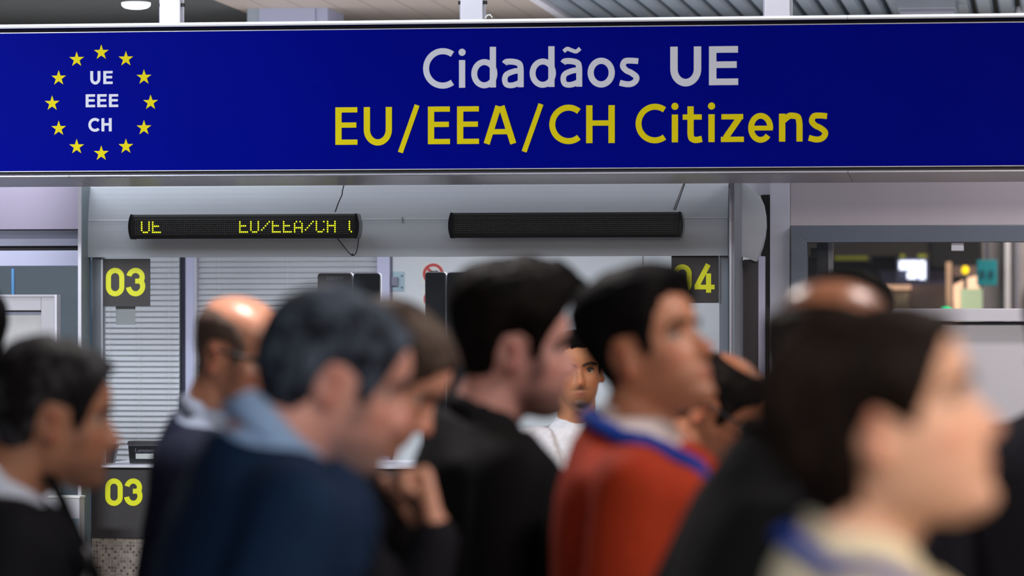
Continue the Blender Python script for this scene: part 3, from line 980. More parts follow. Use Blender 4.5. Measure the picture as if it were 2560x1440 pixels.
def text_obj(s, size, loc, m, parent, name='lettering', ext=0.0004, width=None):
    cu = bpy.data.curves.new(name, 'FONT')
    cu.body = s
    cu.size = size
    cu.extrude = ext
    cu.align_x = 'LEFT'
    o = bpy.data.objects.new(name, cu)
    COL.objects.link(o)
    dg = bpy.context.evaluated_depsgraph_get()
    me = bpy.data.meshes.new_from_object(o.evaluated_get(dg))
    bpy.data.objects.remove(o)
    xs = [v.co.x for v in me.vertices]
    sc = (width / (max(xs) - min(xs))) if width else 1.0
    for v in me.vertices:
        x, y, z = v.co
        v.co = (x * sc, -z, y)
    me.materials.clear()
    me.materials.append(m)
    return link(name, me, parent, loc)


# terminals standing on the counter
def terminal(lab, pxl, pxr, pyt, yy, m, txt=None, split=None):
    t = empty('terminal', ((PX(pxl, yy) + PX(pxr, yy)) / 2, yy + 0.06, zc1), lab, 'terminal', None)
    x0, x1 = PX(pxl, yy), PX(pxr, yy)
    zt_ = PZ(pyt, yy, pxl)
    segs = [(x0, x1)] if split is None else [(x0, PX(split - 2, yy)), (PX(split + 2.5, yy), x1)]
    for i, (a, b) in enumerate(segs):
        bm = bmesh.new()
        prism(bm, rrect(a, b, zc1 + 0.06, zt_ - 0.001 * i, 0.012), 'y', yy, yy + 0.05)
        obj('screen_housing' if i == 0 else 'back_cover', bm, m if i == 0 else M_BLACKGLOSS, t, bevel=0.001)
        bm = bmesh.new()
        prism(bm, rrect(a - 0.0025, b + 0.0025, zc1 + 0.058, zt_ + 0.0025 - 0.001 * i, 0.014), 'y', yy + 0.012, yy + 0.038)
        obj('edge_band', bm, M_ALU_PALE, t)
    boxo('stand_foot', (x0 + x1) / 2 - 0.07, (x0 + x1) / 2 + 0.07, yy - 0.02, yy + 0.12, zc1 + 0.0005, zc1 + 0.015, M_BLACK, t, 0.002)
    boxo('stand_neck', (x0 + x1) / 2 - 0.03, (x0 + x1) / 2 + 0.03, yy + 0.05, yy + 0.075, zc1 + 0.015, zc1 + 0.25, M_BLACK, t)
    if txt:
        text_obj(txt, 0.017, (PX(816, yy), yy - 0.0006, PZ(700, yy, 816)), M_MIDTRIM, t, width=abs(PX(858, yy) - PX(816, yy)))
    return t


M_TERM = mat('terminal_dark_brown', (62, 56, 58), 0.35, 0, 0.05, 20)
terminal('brownish grey identity scanner terminal seen behind the grey haired man', 794, 949, 683, YB + 0.42, M_TERM, 'SECURE IDENTITY', 881)
terminal('tall black terminal in front of the no photography notice', 1063, 1190, 681, YB + 0.42, M_BLACKGLOSS, None, 1115)
# small monitor on the counter at the left
yy = YB + 0.16
mo = empty('counter_monitor', P(380, 1164, yy + 0.05), 'small black monitor back with white label at the left end of the counter', 'monitor')
bm = bmesh.new()
xA, xB = PX(320, yy), PX(470, yy)
zA, zB = zc1 + 0.002, PZ(1112, yy, 330)
prism(bm, [(xA + 0.006, zA), (xB, zA), (xB, zB), (xA, zB)], 'y', yy, yy + 0.05)
obj('monitor_back', bm, M_BLACKGLOSS, mo, bevel=0.001)
bm = bmesh.new()
prism(bm, [(xA, zB + 0.0005), (xB, zB + 0.0005), (xB, zB + 0.015), (xA + 0.006, zB + 0.015), (xA + 0.001, zB + 0.012)], 'y', yy - 0.012, yy + 0.07)
obj('top_cover', bm, M_TERM, mo)
boxo('edge_strip', xA, xB, yy - 0.003, yy + 0.001, zB - 0.003, zB - 0.0005, M_ALU_PALE, mo)
text_obj('Lenovo', 0.022, (PX(337, yy), yy - 0.0008, PZ(1130.5, yy, 337)), M_MIDTRIM, mo, width=abs(PX(384, yy) - PX(337, yy)))
boxo('white_label', PX(339.5, yy), PX(385, yy), yy - 0.001, yy, PZ(1147, yy, 340), PZ(1134, yy, 340), M_PAPER, mo)
# document stand with slanted sides left of it
ds = empty('document_stand', P(268, 1163, yy + 0.05), 'dark slanted document stand at the left end of the counter', 'stand')
bm = bmesh.new()
xa_, xb_ = PX(262, yy), PX(290, yy)
prism(bm, [(PX(236, yy), zc1 + 0.002), (PX(279, yy), zc1 + 0.002), (PX(289, yy), PZ(1111, yy, 280)), (PX(236, yy), PZ(1111, yy, 280))], 'y', yy + 0.02, yy + 0.06)
obj('stand_body', bm, mat('stand_brown', (86, 78, 78), 0.4), ds, bevel=0.001)
boxo('stand_lip', PX(236, yy), PX(289, yy), yy + 0.015, yy + 0.065, PZ(1111, yy, 280) + 0.0005, PZ(1110, yy, 280) + 0.003, M_ALU_PALE, ds)

# ------------------------------------------------------------------ left bay
YL = YB + 0.30
lb = empty('trim_3', (PX(0, YL), YL, 0), kind='structure')
xl0, xl1 = PX(-420, YL), PX(203, YL)


def strip(name, pyt, pyb, dy, m, par, px=100, x0=None, x1=None, th=0.05, bev=0.0):
    y = YL + dy
    return boxo(name, xl0 if x0 is None else x0, xl1 if x1 is None else x1, y, y + th, PZ(pyb, y, px), PZ(pyt, y, px), m, par, bev)


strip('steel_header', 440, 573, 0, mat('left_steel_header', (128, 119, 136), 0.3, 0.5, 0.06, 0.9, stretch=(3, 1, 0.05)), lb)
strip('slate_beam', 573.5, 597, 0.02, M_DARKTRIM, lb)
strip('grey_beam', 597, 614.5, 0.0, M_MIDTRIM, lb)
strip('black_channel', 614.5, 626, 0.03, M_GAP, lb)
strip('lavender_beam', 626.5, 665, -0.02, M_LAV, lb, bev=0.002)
strip('glass_pane', 665, 1300, 0.0, M_GLASS_T, lb, th=0.006)
strip('back_wall', 640, 1440, 1.2, mat('left_back_wall', (128, 136, 142), 0.5, 0, 0.04, 40, stretch=(0.1, 1, 6)), lb, x1=PX(222, YL + 1.2), x0=PX(-420, YL + 1.2))
t1 = empty('reflection_strip', P(31, 740, YL + 0.5), 'vertical pale blue glowing strip added as a reflection in the left bay glass', 'reflection')
yy = YL + 0.5
boxo('tube', PX(28.5, yy), PX(33.5, yy), yy, yy + 0.008, 0.9, PZ(672, yy, 30), M_BLUEREFL, t1)  # glowing strip put in for a blue tube's reflection in the glass
boxo('backing', PX(26, yy), PX(36, yy), yy + 0.008, yy + 0.016, 0.0, PZ(668, yy, 30), M_MIDTRIM, t1)
t2 = empty('reflection_strip', P(221, 740, YB + 0.02), 'vertical blue glowing strip added as reflection beside the fin left of the upper 03 sign', 'reflection')
boxo('tube', PX(218.5, YB), PX(223, YB), YB + 0.022, YB + 0.029, 0.9, PZ(648, YB, 220), mat('blue_reflection_dim', (90, 140, 185), 0.4, emit=0.28, emit_rgb=(96, 146, 194)), t2)  # dim glow put in for a blue reflection along the fin
boxo('backing', PX(216, YB), PX(226, YB), YB + 0.0292, YB + 0.0299, 0.0, PZ(648, YB, 220), M_FIN, t2)
# white framed gate panel in front of the left bay
yg = YB - 0.25
gp = empty('gate_panel', P(40, 1440, yg), 'white framed barrier panel in front of the left bay', 'barrier panel')
gp.location.z = 0
gx0, gx1 = PX(-200, yg), PX(143, yg)
boxo('top_rail', gx0, PX(137, yg), yg - 0.004, yg + 0.05, PZ(742.5, yg, 60), PZ(736.5, yg, 60), M_WHITE_L, gp, 0.001)
boxo('upper_rail', gx0, PX(102.5, yg), yg, yg + 0.045, PZ(776, yg, 60), PZ(743, yg, 60), M_WHITE_L, gp, 0.001)
boxo('stile', PX(103, yg), PX(136, yg), yg, yg + 0.045, 0, PZ(743, yg, 60), M_WHITE_L, gp, 0.001)
boxo('edge_trim', PX(136.5, yg), PX(143, yg), yg - 0.004, yg + 0.05, 0, PZ(736.5, yg, 60), M_ALU_PALE, gp, 0.001)
boxo('panel_shadow_gap', gx0, PX(102.5, yg), yg + 0.02, yg + 0.045, PZ(788, yg, 60), PZ(776, yg, 60), M_MIDTRIM, gp)
boxo('infill_panel', gx0, PX(102.5, yg), yg + 0.012, yg + 0.04, 0.05, PZ(788, yg, 60), mat('infill_grey_white', (186, 184, 184), 0.5), gp)
# low white box by the left fin
lw = empty('low_cabinet', P(175, 1440, yg - 0.1), 'small white cabinet with a pale rim standing below the left fin', 'cabinet')
lw.location.z = 0
y2 = yg - 0.1
boxo('carcass', PX(120, y2), PX(198, y2), y2 + 0.004, y2 + 0.08, 0, PZ(1246, y2, 170), M_WHITE_L, lw, 0.002)
boxo('top_rim', PX(118, y2), PX(200, y2), y2, y2 + 0.084, PZ(1245.8, y2, 170), PZ(1240, y2, 170), M_PAPER, lw, 0.002)
boxo('lower_front', PX(122, y2), PX(196, y2), y2, y2 + 0.0038, 0.02, PZ(1296, y2, 170), M_FIN, lw)

# ------------------------------------------------------------------ right bay
YR = YB + 0.32
# curved side fascia of the booth seen end-on
zs = lambda py: PZ(py, YB + 0.2, 1880)
xs_ = lambda px: PX(px, YB + 0.2)
bm = bmesh.new()
poly = [(xs_(1852), zs(456)), (xs_(1861), zs(456)), (xs_(1880), zs(474)), (xs_(1898), zs(492)), (xs_(1907), zs(512)), (xs_(1912), zs(540)), (xs_(1913), zs(566)), (xs_(1910), zs(592)), (xs_(1904), zs(618)), (xs_(1895), zs(642)), (xs_(1889), zs(654)), (xs_(1870), zs(646)), (xs_(1852), zs(640))]
prism(bm, poly, 'y', YB + 0.2, YB + 0.29)
obj('side_fascia', bm, M_FASCIA, booth)
boxo('side_glass', xs_(1856), xs_(1892), YB + 0.27, YB + 0.29, 0.5, zs(648), mat('smoked_side_panel', (58, 54, 58), 0.25, 0, 0.1, 6, stretch=(20, 1, 0.2)), booth)
boxo('side_upright', xs_(1893), xs_(1908.5), YB + 0.27, YB + 0.30, 0, zs(640), M_LAV, booth)
boxo('side_bead', xs_(1847), xs_(1852.5), YB + 0.2, YB + 0.26, 0, zs(470), M_ALU_PALE, booth)
boxo('side_bead', xs_(1853), xs_(1856), YB + 0.255, YB + 0.29, 0, zs(650), M_DARKTRIM, booth)

wr = empty('trim_4', (PX(2200, YR), YR, 0), kind='structure')
boxo('dark_channel', PX(1905, YR + 0.04), PX(1926, YR + 0.04), YR + 0.04, YR + 0.06, 0, PZ(486, YR, 1915), M_BLACK, wr)
boxo('steel_closer', PX(1860, YR + 0.03), PX(1926, YR + 0.03), YR + 0.05, YR + 0.07, PZ(486, YR, 1915), 2.3, M_ALU_PALE, wr)
boxo('column', PX(1925, YR), PX(1975, YR), YR, YR + 0.3, 0, 2.35, mat('column_paint', (176, 178, 190), 0.45, 0, 0.04, 2.5), wr, 0.002)
boxo('steel_header', PX(1976, YR), PX(2900, YR), YR + 0.005, YR + 0.06, PZ(563, YR, 2270), 2.35, M_STEEL_R, wr)
boxo('lower_panel', PX(1976, YR), PX(2900, YR), YR + 0.012, YR + 0.06, 0, PZ(812, YR, 2270), mat('right_panel_white', (206, 202, 208), 0.45, 0, 0.02, 2), wr)
boxo('panel_groove', PX(1976, YR), PX(2900, YR), YR + 0.02, YR + 0.06, PZ(812, YR, 2270), PZ(804.5, YR, 2270), M_DARKTRIM, wr)
w1 = empty('window_1', (PX(2300, YR), YR, PZ(770, YR, 2300)), kind='structure')
zw1, zw0 = PZ(564.5, YR, 2270), PZ(804, YR, 2270)


def mitred(name, pts, y0, y1, m, par):
    bm = bmesh.new()
    prism(bm, pts, 'y', y0, y1)
    return obj(name, bm, m, par, bevel=0.0015)


xo, xi = PX(1979, YR), PX(2019, YR)
zo, zi = zw1, PZ(606, YR, 2270)
xe = PX(2900, YR)
mitred('frame_head', [(xo, zo), (xe, zo), (xe, zi), (xi, zi)], YR - 0.03, YR + 0.05, M_FRAME_D, w1)
mitred('frame_jamb', [(xo, zo), (xi, zi), (xi, zw0), (xo, zw0)], YR - 0.0301, YR + 0.05, M_FRAME_D, w1)
boxo('window_sill', xi, xe, YR - 0.04, YR + 0.06, zw0, PZ(771.5, YR, 2270), M_ALU_PALE, w1, 0.003)
boxo('window_pane', xi, xe, YR + 0.02, YR + 0.026, PZ(771.5, YR, 2270), zi, M_GLASS, w1)
boxo('pane_bracket', PX(2378, YR), PX(2410, YR), YR - 0.02, YR + 0.019, PZ(628, YR, 2390), zi, M_ALU_PALE, w1, 0.003)
boxo('inner_post', PX(2042, YR + 0.3), PX(2069, YR + 0.3), YR + 0.30, YR + 0.36, 0, zi + 0.05, mat('navy_post', (38, 40, 58), 0.3), w1)
boxo('inner_post_bead', PX(2070, YR + 0.3), PX(2082, YR + 0.3), YR + 0.31, YR + 0.36, 0, zi + 0.02, M_ALU_PALE, w1)
boxo('inner_bracket', PX(2026, YR + 0.3), PX(2042, YR + 0.3), YR + 0.31, YR + 0.35, PZ(642, YR + .3, 2030), PZ(620, YR + .3, 2030), M_BLACK, w1)
boxo('inner_rail', PX(2084, YR + 0.3), PX(2240, YR + 0.3), YR + 0.32, YR + 0.34, zi + 0.004, zi + 0.008, M_ALU, w1)

# ------------------------------------------------------------------ what shows through the right window, far behind
YF = 26.0


def far(name, lab, cat, pxl, pxr, pyt, pyb, y, m, th=0.2, floor=False):
    z0 = 0 if floor else PZ(pyb, y, pxl)
    e = empty(name, ((PX(pxl, y) + PX(pxr, y)) / 2, y, z0), lab, cat)
    return e, PX(pxl, y), PX(pxr, y), z0, PZ(pyt, y, pxl)


fb = empty('trim_5', (PX(2250, 27.5), 27.5, 0), kind='structure')
boxo('dark_partition', PX(1950, 27.5), PX(2640, 27.5), 27.5, 27.6, 0, PZ(590, 27.5, 2250), M_WALLD, fb)
boxo('dark_beam', PX(1950, 27), PX(2470, 27), 26.9, 27.1, PZ(640, 27, 2250), PZ(590, 27, 2250), mat('beam_brown', (70, 62, 58), 0.5), fb)
boxo('black_recess', PX(2330, 27), PX(2452, 27), 26.85, 26.9, PZ(668, 27, 2400), PZ(585, 27, 2400), M_BLACK, fb)
boxo('violet_wall', PX(2200, 27.2), PX(2386, 27.2), 27.15, 27.2, 0, PZ(676, 27.2, 2300), mat('violet_grey_wall', (112, 104, 140), 0.5), fb)
boxo('grey_wall', PX(2456, 25), PX(2700, 25), 25.0, 25.2, 0, PZ(560, 25, 2500), mat('far_grey_wall', (138, 132, 136), 0.5), fb)
boxo('wall_post', PX(2512, 24.9), PX(2526, 24.9), 24.9, 24.98, 0, PZ(560, 25, 2500), M_ALU_PALE, fb)
boxo('wall_post', PX(2538, 24.9), PX(2548, 24.9), 24.9, 24.98, 0, PZ(560, 25, 2500), M_MIDTRIM, fb)
e, a, b, z0, z1 = far('lightbox_screen', 'bright white screen glowing far behind the right window', 'screen', 2248, 2313, 652, 698, 26.5, None)
mw = mat('white_screen', (235, 240, 255), 0.4, emit=2.2, emit_rgb=(226, 232, 255))
boxo('screen_panel', a, PX(2294, 26.5), 26.5, 26.55, PZ(674, 26.5, 2250), z1, mw, e)
boxo('screen_panel', PX(2297, 26.5), b, 26.5, 26.55, z0, z1, mw, e)
boxo('screen_panel', PX(2268, 26.5), PX(2291, 26.5), 26.5, 26.55, PZ(697, 26.5, 2250), PZ(680, 26.5, 2250), mw, e)
boxo('screen_back', a - 0.02, b + 0.02, 26.56, 26.62, z0 - 0.02, z1 + 0.02, M_DARKTRIM, e)
boxo('screen_stand', (a + b) / 2 - 0.04, (a + b) / 2 + 0.04, 26.56, 26.6, 0, z0, M_DARKTRIM, e)
e, a, b, z0, z1 = far('yellow_lamp', 'small round yellow signal lamp far behind the right window', 'lamp', 2404, 2422, 664, 686, 25.55, None)
bm = bmesh.new()
bmesh.ops.create_icosphere(bm, subdivisions=3, radius=(b - a) / 2)
for v in bm.verts: v.co = Vector((v.co.x, v.co.y, v.co.z * 1.15)) + Vector(((a + b) / 2, 25.55, (z0 + z1) / 2))
obj('lens', bm, mat('yellow_lens', (255, 220, 0), 0.4, emit=1.4, emit_rgb=(255, 214, 0)), e, smooth=True)
boxo('lamp_pole', (a + b) / 2 - 0.012, (a + b) / 2 + 0.012, 25.56, 25.585, 0, z0 + 0.01, M_DARKTRIM, e)
e, a, b, z0, z1 = far('teal_sign', 'teal square sign hanging on the pale wall far behind the right window', 'sign', 2442, 2492, 650, 714, 24.6, None)
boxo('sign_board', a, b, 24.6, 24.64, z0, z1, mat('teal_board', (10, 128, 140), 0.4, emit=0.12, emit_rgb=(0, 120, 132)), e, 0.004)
for px in (2451, 2473):
    boxo('pictogram', PX(px, 24.59), PX(px + 11, 24.59), 24.59, 24.60, PZ(694, 24.6, px), PZ(676, 24.6, px), mat('teal_dark', (4, 78, 96), 0.4), e)
boxo('hanger', (a + b) / 2 - 0.01, (a + b) / 2 + 0.01, 24.61, 24.63, z1, ZC + 0.06, M_DARKTRIM, e)
e, a, b, z0, z1 = far('green_lamp', 'green signal lamp glowing on the right window sill line', 'lamp', 2352, 2380, 764, 776, 25.0, None)
bm = bmesh.new()
bmesh.ops.create_icosphere(bm, subdivisions=3, radius=(b - a) / 2)
for v in bm.verts: v.co = Vector((v.co.x, v.co.y, v.co.z * 0.6)) + Vector(((a + b) / 2, 25, z0))
obj('lens', bm, mat('green_lens', (20, 230, 150), 0.4, emit=1.1, emit_rgb=(20, 226, 150)), e, smooth=True)
boxo('lamp_post', (a + b) / 2 - 0.02, (a + b) / 2 + 0.02, 25.0, 25.04, 0, z0, M_DARKTRIM, e)
e, a, b, z0, z1 = far('lit_kiosk', 'peach coloured lit kiosk with pale green front far behind the right window', 'kiosk', 2366, 2448, 650, 772, 25.6, None, floor=True)
mk = mat('peach_glow', (250, 208, 178), 0.5, emit=1.0, emit_rgb=(250, 204, 172))  # glow put into the colour so the panel reads as a lit wall
bm = bmesh.new()
prism(bm, [(PX(2384, 25.6), 0), (b, 0), (b, PZ(688, 25.6, 2400)), (PX(2420, 25.6), PZ(694, 25.6, 2400)), (PX(2384, 25.6), PZ(712, 25.6, 2400))], 'y', 25.6, 25.7)
obj('glow_panel', bm, mk, e)
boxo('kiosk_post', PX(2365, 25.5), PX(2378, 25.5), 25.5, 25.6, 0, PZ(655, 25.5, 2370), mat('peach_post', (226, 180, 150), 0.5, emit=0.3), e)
boxo('kiosk_front', PX(2400, 25.3), PX(2456, 25.3), 25.3, 25.5, 0, PZ(722, 25.3, 2400), mat('pale_green_front', (200, 214, 170), 0.5, emit=0.75, emit_rgb=(206, 218, 176)), e)  # glow put into the front's colour to brighten it
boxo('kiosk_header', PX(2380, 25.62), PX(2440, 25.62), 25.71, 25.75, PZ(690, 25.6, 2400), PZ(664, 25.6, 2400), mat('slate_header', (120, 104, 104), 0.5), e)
e, a, b, z0, z1 = far('yellow_strip_sign', 'dim yellow strip sign on the dark beam behind the right window', 'sign', 2250, 2316, 636, 646, 26.6, None)
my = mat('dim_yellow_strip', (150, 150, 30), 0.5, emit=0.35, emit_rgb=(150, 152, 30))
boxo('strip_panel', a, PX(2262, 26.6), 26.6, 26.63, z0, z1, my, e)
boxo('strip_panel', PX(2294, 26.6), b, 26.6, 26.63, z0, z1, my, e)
boxo('strip_back', a - 0.02, b + 0.02, 26.635, 26.9, z0 - 0.01, z1 + 0.01, M_WALLD, e)
e, a, b, z0, z1 = far('yellow_strip_sign', 'long dim olive strip sign left of the glowing white screen', 'sign', 2086, 2168, 640, 650, 26.6, None)
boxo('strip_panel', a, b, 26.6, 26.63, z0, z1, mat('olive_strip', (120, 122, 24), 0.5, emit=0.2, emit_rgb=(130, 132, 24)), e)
boxo('strip_back', a - 0.02, b + 0.02, 26.635, 26.9, z0 - 0.01, z1 + 0.01, M_WALLD, e)
e, a, b, z0, z1 = far('counter_block', 'brown counter block with cream front far behind the right window', 'counter', 2215, 2350, 704, 772, 25.9, None, floor=True)
boxo('counter_body', PX(2272, 25.9), PX(2365, 25.9), 25.9, 26.3, 0, PZ(712, 25.9, 2300), mat('brown_counter', (104, 88, 86), 0.5), e)
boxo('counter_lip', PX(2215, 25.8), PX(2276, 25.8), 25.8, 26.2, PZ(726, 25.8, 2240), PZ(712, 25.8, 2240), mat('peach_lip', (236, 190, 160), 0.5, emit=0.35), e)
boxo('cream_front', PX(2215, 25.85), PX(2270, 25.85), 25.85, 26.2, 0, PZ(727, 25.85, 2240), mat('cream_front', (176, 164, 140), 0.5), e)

# ------------------------------------------------------------------ people
M_SKIN = mat_attr('skin', 0.5, 0.4, 0.1, 260)
M_SKIN_SHINY = mat_attr('skin_shiny', 0.32, 0.5, 0.1, 260)
M_EYE = mat_attr('eye', 0.15, 0.5)

# head outline: height, front, back, half width (metres, origin between the ear canals, +x is the face)
HT = np.array([
    (-0.116, .066, .040, .012), (-0.112, .078, .028, .022), (-0.104, .087, .012, .033), (-0.092, .0895, -.008, .044), (-0.078, .0840, -.028, .053),
    (-0.066, .0885, -.042, .058), (-0.058, .0895, -.050, .060), (-0.050, .0885, -.056, .062), (-0.038, .0880, -.066, .065), (-0.020, .0860, -.078, .068),
    (0.000, .0830, -.088, .0700), (0.012, .0810, -.093, .0705), (0.030, .0915, -.098, .0720), (0.050, .0930, -.101, .0745), (0.070, .0880, -.100, .0755),
    (0.088, .0760, -.093, .0715), (0.104, .0560, -.080, .0600), (0.115, .0340, -.060, .0450), (0.122, .0120, -.038, .0270), (0.125, -.012, -.014, .0015)])


def htab(z):
    return (np.interp(z, HT[:, 0], HT[:, 1]), np.interp(z, HT[:, 0], HT[:, 2]), np.interp(z, HT[:, 0], HT[:, 3]))


def skull(t, z, hairy=False):
    """point on the head surface at ring angle t (0 = face) and height z"""
    xf, xb, w = htab(z)
    if hairy and z < 0.0:       # hair below the ears follows the nape, not the jaw
        xb = min(xb, -0.080 + 0.10 * max(0.0, -0.03 - z))
        w = max(w, 0.060)
    cx = np.clip(-0.014, xb, xf)
    c, s = math.cos(t), math.sin(t)
    e = 0.90
    cc = math.copysign(abs(c) ** e, c)
    ss = math.copysign(abs(s) ** e, s)
    x = cx + (xf - cx if c > 0 else cx - xb) * cc
    return Vector((x, w * ss, z))


class Geo:
    def __init__(self):
        self.v, self.f = [], []

    def loft(self, rings, cap=True):
        o = len(self.v)
        n = len(rings[0])
        for r in rings: self.v += [tuple(p) for p in r]
        for i in range(len(rings) - 1):
            for k in range(n):
                a = o + i * n + k; b = o + i * n + (k + 1) % n
                self.f.append((a, b, b + n, a + n))
        if cap:
            for base, rev in ((o, True), (o + (len(rings) - 1) * n, False)):
                c = np.mean([self.v[base + k] for k in range(n)], axis=0)
                self.v.append(tuple(c))
                ci = len(self.v) - 1
                for k in range(n):
                    a, b = base + k, base + (k + 1) % n
                    self.f.append((ci, b, a) if rev else (ci, a, b))

    def ell(self, M, r, nu=12, nv=16):
        rings = []
        for i in range(1, nu):
            th = PI * i / nu
            rings.append([M @ Vector((r[0] * math.sin(th) * math.cos(2 * PI * k / nv), r[1] * math.sin(th) * math.sin(2 * PI * k / nv), -r[2] * math.cos(th))) for k in range(nv)])
        self.loft(rings)

    def cap(self, p0, p1, r0, r1, n=12, flat=1.0):
        p0, p1 = Vector(p0), Vector(p1)
        d = p1 - p0
        L = d.length
        if L < 1e-6: return
        t = d / L
        a = t.cross(Vector((0, 0, 1)) if abs(t.z) < 0.9 else Vector((1, 0, 0))).normalized()
        b = t.cross(a)
        rings = []
        prof = []
        for k in range(4): 
            q = PI / 2 * k / 4
            prof.append((-r0 * math.cos(q), max(r0 * math.sin(q), r0 * 0.12)))
        prof += [(0, r0), (L / 2, (r0 + r1) / 2), (L, r1)]
        for k in range(1, 5):
            q = PI / 2 * k / 4
            prof.append((L + r1 * math.sin(q), max(r1 * math.cos(q), r1 * 0.12)))
        for s, r in prof:
            rings.append([p0 + t * s + r * (math.cos(2 * PI * k / n) * a + math.sin(2 * PI * k / n) * b * flat) for k in range(n)])
        self.loft(rings)

    def add(self, other, M):
        o = len(self.v)
        self.v += [tuple(M @ Vector(p)) for p in other.v]
        self.f += [tuple(i + o for i in f) for f in other.f]

    def solid(self, name, voxel, smooth=4):
        """union of all the closed pieces as one continuous surface"""
        me = bpy.data.meshes.new(name)
        me.from_pydata(self.v, [], self.f)
        bm = bmesh.new(); bm.from_mesh(me)
        bmesh.ops.recalc_face_normals(bm, faces=bm.faces)
        bm.to_mesh(me); bm.free()
        o = bpy.data.objects.new('tmp', me)
        COL.objects.link(o)
        r = o.modifiers.new('r', 'REMESH')
        r.mode = 'VOXEL'
        r.voxel_size = voxel
        s = o.modifiers.new('s', 'SMOOTH')
        s.factor = 0.5
        s.iterations = smooth
        dg = bpy.context.evaluated_depsgraph_get()
        out = bpy.data.meshes.new_from_object(o.evaluated_get(dg))
        bpy.data.objects.remove(o)
        bpy.data.meshes.remove(me)
        out.name = name
        for p in out.polygons: p.use_smooth = True
        return out


def head_geo(fem=False):
    g = Geo()
    zs_ = np.concatenate([np.linspace(-0.116, 0.10, 34), [0.107, 0.113, 0.118, 0.122, 0.125]])
    rings = []
    for z in zs_:
        r = []
        for k in range(44):
            t = 2 * PI * k / 44
            p = skull(t, float(z))
            if p.x > 0.02:
                for s in (-1, 1):      # eye sockets and cheek bones
                    d = ((p.y - s * 0.032) / 0.017) ** 2 + ((p.z - 0.011) / 0.011) ** 2
                    p.x -= 0.010 * math.exp(-d)
                    d = ((p.y - s * 0.046) / 0.018) ** 2 + ((p.z + 0.022) / 0.016) ** 2
                    p.x += 0.005 * math.exp(-d)
                    p.y += s * 0.002 * math.exp(-d)
                d = (p.y / 0.022) ** 2
                p.x += 0.006 * math.exp(-d - ((p.z + 0.056) / 0.006) ** 2)
                p.x += 0.006 * math.exp(-d - ((p.z + 0.069) / 0.006) ** 2)
                p.x -= 0.003 * math.exp(-d - ((p.z + 0.0625) / 0.0025) ** 2)
                p.x += (0.003 if fem else 0.005) * math.exp(-(p.y / 0.02) ** 2 - ((p.z + 0.098) / 0.013) ** 2)
            r.append(p)
        rings.append(r)
    g.loft(rings)
    # nose
    nz = []
    for z, xr, hw in ((.026, .090, .007), (.016, .0905, .0075), (.004, .0975, .009), (-.008, .1055, .0105), (-.018, .113, .013), (-.026, .1165, .0165), (-.033, .1135, .0175), (-.039, .102, .0145), (-.043, .090, .008)):
        k = 0.94 if fem else 1.0
        rx = (xr - 0.076) * k
        nz.append([Vector((0.076 + rx * max(-0.3, math.cos(2 * PI * q / 16)), hw * math.sin(2 * PI * q / 16), z)) for q in range(16)])
    g.loft(nz)
    # ears
    for s in (-1, 1):
        M = Matrix.Translation((-0.008, s * 0.0735, -0.004)) @ Matrix.Rotation(s * math.radians(26), 4, 'Z') @ Matrix.Rotation(math.radians(-10), 4, 'Y') @ Matrix.Scale(0.86, 4)
        g.ell(M @ Matrix.Translation((-0.014, s * 0.004, 0.0)), (0.017, 0.0045, 0.030), 10, 12)
        path = [(.006, .010), (.003, .024), (-.010, .034), (-.024, .032), (-.033, .020), (-.034, .003), (-.028, -.014), (-.019, -.027), (-.010, -.034), (-.002, -.030), (0, -.02)]
        for a, b in zip(path[:-1], path[1:]):
            g.cap(M @ Vector((a[0], s * 0.008, a[1])), M @ Vector((b[0], s * 0.008, b[1])), 0.0048, 0.0048, 8)
        g.cap(M @ Vector((-0.02, s * 0.006, 0.016)), M @ Vector((-0.021, s * 0.006, -0.012)), 0.004, 0.004, 8)
        g.cap(M @ Vector((0.0, s * 0.002, -0.004)), M @ Vector((0.0, s * 0.006, -0.008)), 0.005, 0.004, 8)
    return g


HEAD_M, HEAD_F = head_geo(False), head_geo(True)


